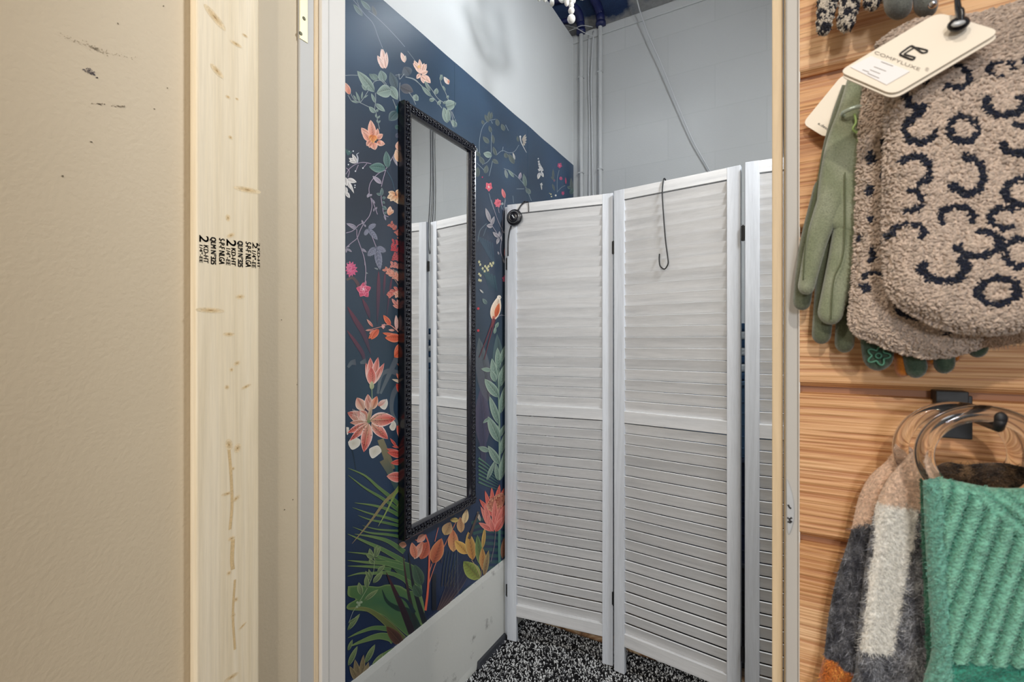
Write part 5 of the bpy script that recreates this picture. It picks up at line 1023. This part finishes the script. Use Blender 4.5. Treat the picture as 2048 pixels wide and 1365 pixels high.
b.tube(catmull([lz(1030, 550), lz(975, 560), lz(930, 530), lz(880, 495), lz(850, 490), lz(790, 530), lz(740, 570), lz(760, 590), lz(860, 630), lz(890, 620), lz(895, 605)], 5), 0.00055, 6)
b.tube(catmull([lz(1030, 545), lz(1015, 530), lz(910, 505), lz(880, 510), lz(800, 560), lz(790, 575), lz(870, 600), lz(895, 610)], 5), 0.00045, 6)
lg = b.build('logo', M['ink'], label='black interlocking letter mark')
b = MB()
for L in (((1762, 124), (1786, 133)), ((1740, 140), (1760, 148)), ((1748, 134), (1772, 143)), ((1735, 147), (1758, 157)), ((1725, 140), (1738, 145))): b.tube([TP(*q2uv(*L[0]))+nrm*0.0002, TP(*q2uv(*L[1]))+nrm*0.0002], 0.00022, 5)
pr = b.build('sticker_print', M['greyink'])
b = MB(); h0 = onY(1916, 52, 0.4125); b.tube(catmull([h0+Vector((0, 0.004, 0.003)), h0+Vector((0, -0.003, 0)), h0+Vector((0.0, -0.004, 0.006)), onY(1917, 20, 0.409), onY(1914, -10, 0.411), onY(1912, -60, 0.418)], 6), 0.0040, 10, rs=[0.0042]*12+[0.0042-0.00012*k for k in range(19)], flat=0.5)
b.sphere(onY(1917, 48, 0.4095), 0.0058, 12, 8, (1, 0.5, 0.8)); lp = b.build('black_loop', M['plasticblack'], smooth=True, label='black plastic loop')
b = MB(); b.sphere(onY(1917, 47, 0.4055), 0.0036, 12, 8, (1, 0.35, 0.5)); gl = b.build('loop_fastener', M['steel'], smooth=True)
anchored(tg, [cardo, card2, stk, txt, lg, pr, lp, gl])
A, out = card(((1605, 247), (1652, 276), (1735, 170), (1686, 148)), (0.528, 0.524, 0.524, 0.528), 0)
nrm2 = (A[1]-A[0]).cross(A[3]-A[0]).normalized(); nrm2 = nrm2 if nrm2.y < 0 else -nrm2
tg = empty('product_tag', (A[0]+A[2])/2); tag(tg, 'plain cream card tag half hidden behind the sage suede glove', 'tag')
b = MB(); b.prism(out, -nrm2*0.0008); c1_ = b.build('card', M['card'])
b = MB(); u2 = (A[1]-A[0]); v2_ = (A[3]-A[0]); s0 = A[0]+nrm2*0.0003+u2*0.45+v2_*0.10
text_quad(b, 'e.design', s0, s0+u2*0.55, s0+v2_*0.06); t_ = b.build('brand_name', M['ink']); anchored(tg, [c1_, t_])
# elastic ring on gloves with green thread
b = MB(); ce = onY(1705, 222, 0.484); b.tube([ce+Vector((0.0075*math.cos(a), 0.006*math.sin(a), 0.0012*math.cos(a))) for a in np.linspace(0, 2*PI, 25)[:-1]], 0.0017, 8, closed=True, flat=0.6)
el = empty('glove_fastener', ce); tag(el, 'silver ring fastener holding the sage gloves together at the cuff', 'fastener'); r_ = b.build('ring', M['clear_tie'], smooth=True)
b = MB()
for P_ in ([(1709, 228), (1712, 245), (1706, 258), (1716, 268)], [(1714, 262), (1722, 272), (1715, 282)]): b.tube(catmull([onY(x, y, 0.483) for x, y in P_], 5), 0.0009, 6)
th_ = b.build('green_thread', plain('light_green_thread', (150, 178, 110), 0.6), smooth=True, label='pale green thread'); anchored(el, [r_, th_])
# ---------------- hooks
def peg(name, lab, bx0, by0, bx1, by1, ax, ay, ytip, tipdz=0.006):
    a = onY(bx0, by0, 0.5385); c = onY(bx1, by1, 0.5385); root = empty(name, a); tag(root, lab, 'hook')
    b = MB(); b.box(a.x, c.x-0.004, 0.5300, 0.5460, a.z-0.012, a.z); b.box(a.x+0.003, c.x, 0.5365, 0.5395, c.z, a.z-0.004); br_ = b.build('bracket', M['black'], bevel=0.0008)
    s = onY(ax, ay, 0.535); b = MB(); b.tube([s, Vector((s.x, ytip, s.z)), Vector((s.x, ytip-0.004, s.z+tipdz))], 0.0032, 10); b.sphere((s.x, ytip-0.004, s.z+tipdz+0.001), 0.0036, 10, 8, (1.0, 0.5, 1.2)); ar = b.build('arm', M['black'], smooth=True)
    anchored(root, [br_, ar]); return s
s_low = peg('display_hook', 'black metal display hook in the cladding groove holding the clear rings', 1866, 780, 1944, 880, 1905, 820, 0.440)
peg('display_hook', 'black display hook at the top of the cladding, holding the fleece scarf and tag', 1880, -160, 1950, -60, 1868, -250, 0.418)
# ---------------- acrylic rings
def ring(lab, cx, cy, Y, R_, r, tilt, yaw):
    c = onY(cx, cy, Y); Mr = Matrix.Translation(c) @ Matrix.Rotation(yaw, 4, 'Z') @ Matrix.Rotation(tilt, 4, 'X')
    b = MB(); b.tube([Mr @ Vector((R_*math.cos(a), 0, R_*math.sin(a))) for a in np.linspace(0, 2*PI, 73)[:-1]], r, 16, closed=True)
    o = b.build('acrylic_ring', M['acrylic'], smooth=True); tag(o, lab, 'ring'); return c
ring('clear acrylic ring carrying the plaid wool scarf, nearer the wood wall', 1912, 905, 0.496, 0.0350, 0.0055, 0.05, 0.05)
ring('clear acrylic ring carrying the green knit scarf, in front', 1966, 918, 0.452, 0.0325, 0.0060, 0.05, 0.05)
# ---------------- plaid brushed wool scarf
def plaid_f(x, y):
    n_ = noise.noise((x*0.02, y*0.02, 0))*14
    # white stripe runs down the front layer
    t = (y-1010)/280; xl, xr = 1752-35*t, 1832-50*t
    if y < 1008+n_+(x-1790)*0.12: return (238, 210, 188)
    if xl+n_*0.3 < x < xr+n_*0.3 and y < 1292+n_: return (250, 248, 242)
    s = 0.8*noise.noise((x*0.05, y*0.035, 4))+0.8*noise.noise((x*0.17, y*0.12, 9))
    return mix((58, 60, 68), (176, 178, 182), max(0, min(1, 0.38+s*0.75)))
def plaid_b(x, y):
    n_ = noise.noise((x*0.03, y*0.03, 7))*16
    if y < 1052+n_-(x-1700)*0.4: return (230, 198, 174)
    if y > 1306+n_+(x-1660)*0.35: return mix((200, 122, 64), (176, 96, 40), max(0, min(1, 0.5+noise.noise((x*0.05, y*0.05, 2)))))
    s = 0.8*noise.noise((x*0.05, y*0.035, 14))+0.8*noise.noise((x*0.18, y*0.13, 19))
    return mix((44, 45, 52), (150, 152, 158), max(0, min(1, 0.32+s*0.75)))
brownf = lambda x, y: mix((40, 32, 28), (118, 94, 70), max(0, min(1, 0.35+noise.noise((x*0.05, y*0.06, 3))*1.1)))
plaid = empty('wool_scarf', (0.10, 0.49, 1.0)); tag(plaid, 'brushed wool plaid scarf in peach, white, grey and rust hanging from a clear ring', 'scarf')
pb = smooth_outline([(1792, 898), (1822, 896), (1860, 960), (1860, 1100), (1860, 1420), (1640, 1420), (1636, 1365), (1648, 1310), (1656, 1240), (1672, 1160), (1700, 1070), (1716, 1000), (1738, 955), (1770, 925)], 5)
pf = smooth_outline([(1800, 930), (1825, 905), (1848, 920), (1880, 980), (1900, 1150), (1900, 1420), (1708, 1420), (1712, 1330), (1720, 1220), (1735, 1100), (1752, 1010), (1775, 960)], 5)
bk = smooth_outline([(1858, 945), (1890, 925), (1930, 930), (1980, 926), (2030, 930), (2090, 950), (2100, 1000), (2050, 1040), (1900, 1040), (1860, 990)], 5)
fold = lambda x, y: 1+0.3*math.sin(x*0.055+y*0.006)+0.2*noise.noise((x*0.02, y*0.01, 0))
for nm, out, Y0, th, f, nh in (('back_layer', pb, 0.512, 0.012, plaid_b, 16000), ('front_layer', pf, 0.490, 0.013, plaid_f, 22000), ('ring_loop', bk, 0.498, 0.010, brownf, 9000)):
    b = MB(); S = pillow(b, out, Y0, th, 34, 4.5, f, fold); hairs(b, S(nh), 0.0055, 0.00016, f, 0.6, 0.6, 1.75); anchored(plaid, [b.build(nm, M['wool'], smooth=True, label={'ring_loop': 'dark brown fluffy section through the ring'}.get(nm))])
# ---------------- green knit
gk = empty('knit_scarf', (0.2, 0.45, 1.0)); tag(gk, 'green cable knit scarf hanging from the front clear ring at the right edge', 'scarf')
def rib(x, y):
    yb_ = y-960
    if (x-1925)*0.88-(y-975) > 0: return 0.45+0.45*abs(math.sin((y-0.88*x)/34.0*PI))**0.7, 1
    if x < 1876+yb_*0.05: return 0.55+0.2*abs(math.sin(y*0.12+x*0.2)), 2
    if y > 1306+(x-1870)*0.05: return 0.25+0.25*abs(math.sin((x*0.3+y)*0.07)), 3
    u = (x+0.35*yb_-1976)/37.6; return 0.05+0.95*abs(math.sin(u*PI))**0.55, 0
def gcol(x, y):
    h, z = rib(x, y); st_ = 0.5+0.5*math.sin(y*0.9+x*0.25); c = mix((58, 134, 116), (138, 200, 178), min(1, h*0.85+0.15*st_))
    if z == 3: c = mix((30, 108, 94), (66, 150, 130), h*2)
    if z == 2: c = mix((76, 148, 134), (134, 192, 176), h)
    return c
gout = smooth_outline([(1846, 962), (1880, 957), (1930, 966), (1985, 976), (2048, 977), (2170, 970), (2190, 1200), (2190, 1420), (1868, 1420), (1864, 1300), (1858, 1200), (1852, 1100), (1848, 1020)], 5)
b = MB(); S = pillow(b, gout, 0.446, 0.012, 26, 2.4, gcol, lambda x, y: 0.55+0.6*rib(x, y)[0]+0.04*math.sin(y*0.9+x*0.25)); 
def strands(b, S, f):
    for x, y, p, d in S:
        c = f(x, y); curl(b, p, 0.0036, 0.00028, c, 0.12 if rib(x, y)[1] == 0 else 0.5)
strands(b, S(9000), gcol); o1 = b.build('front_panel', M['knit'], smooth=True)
sout = smooth_outline([(1840, 958), (1850, 958), (1872, 1000), (1890, 1100), (1900, 1420), (1862, 1420), (1852, 1300), (1846, 1150), (1842, 1050)], 5)
dg_ = lambda x, y: mix((26, 96, 78), (70, 148, 122), max(0, min(1, 0.4+noise.noise((x*0.08, y*0.04, 1)))))
b = MB(); S = pillow(b, sout, 0.462, 0.008, 16, 3, dg_); strands(b, S(2500), dg_); o2 = b.build('side_fold', M['knit'], smooth=True)
anchored(gk, [o1, o2])
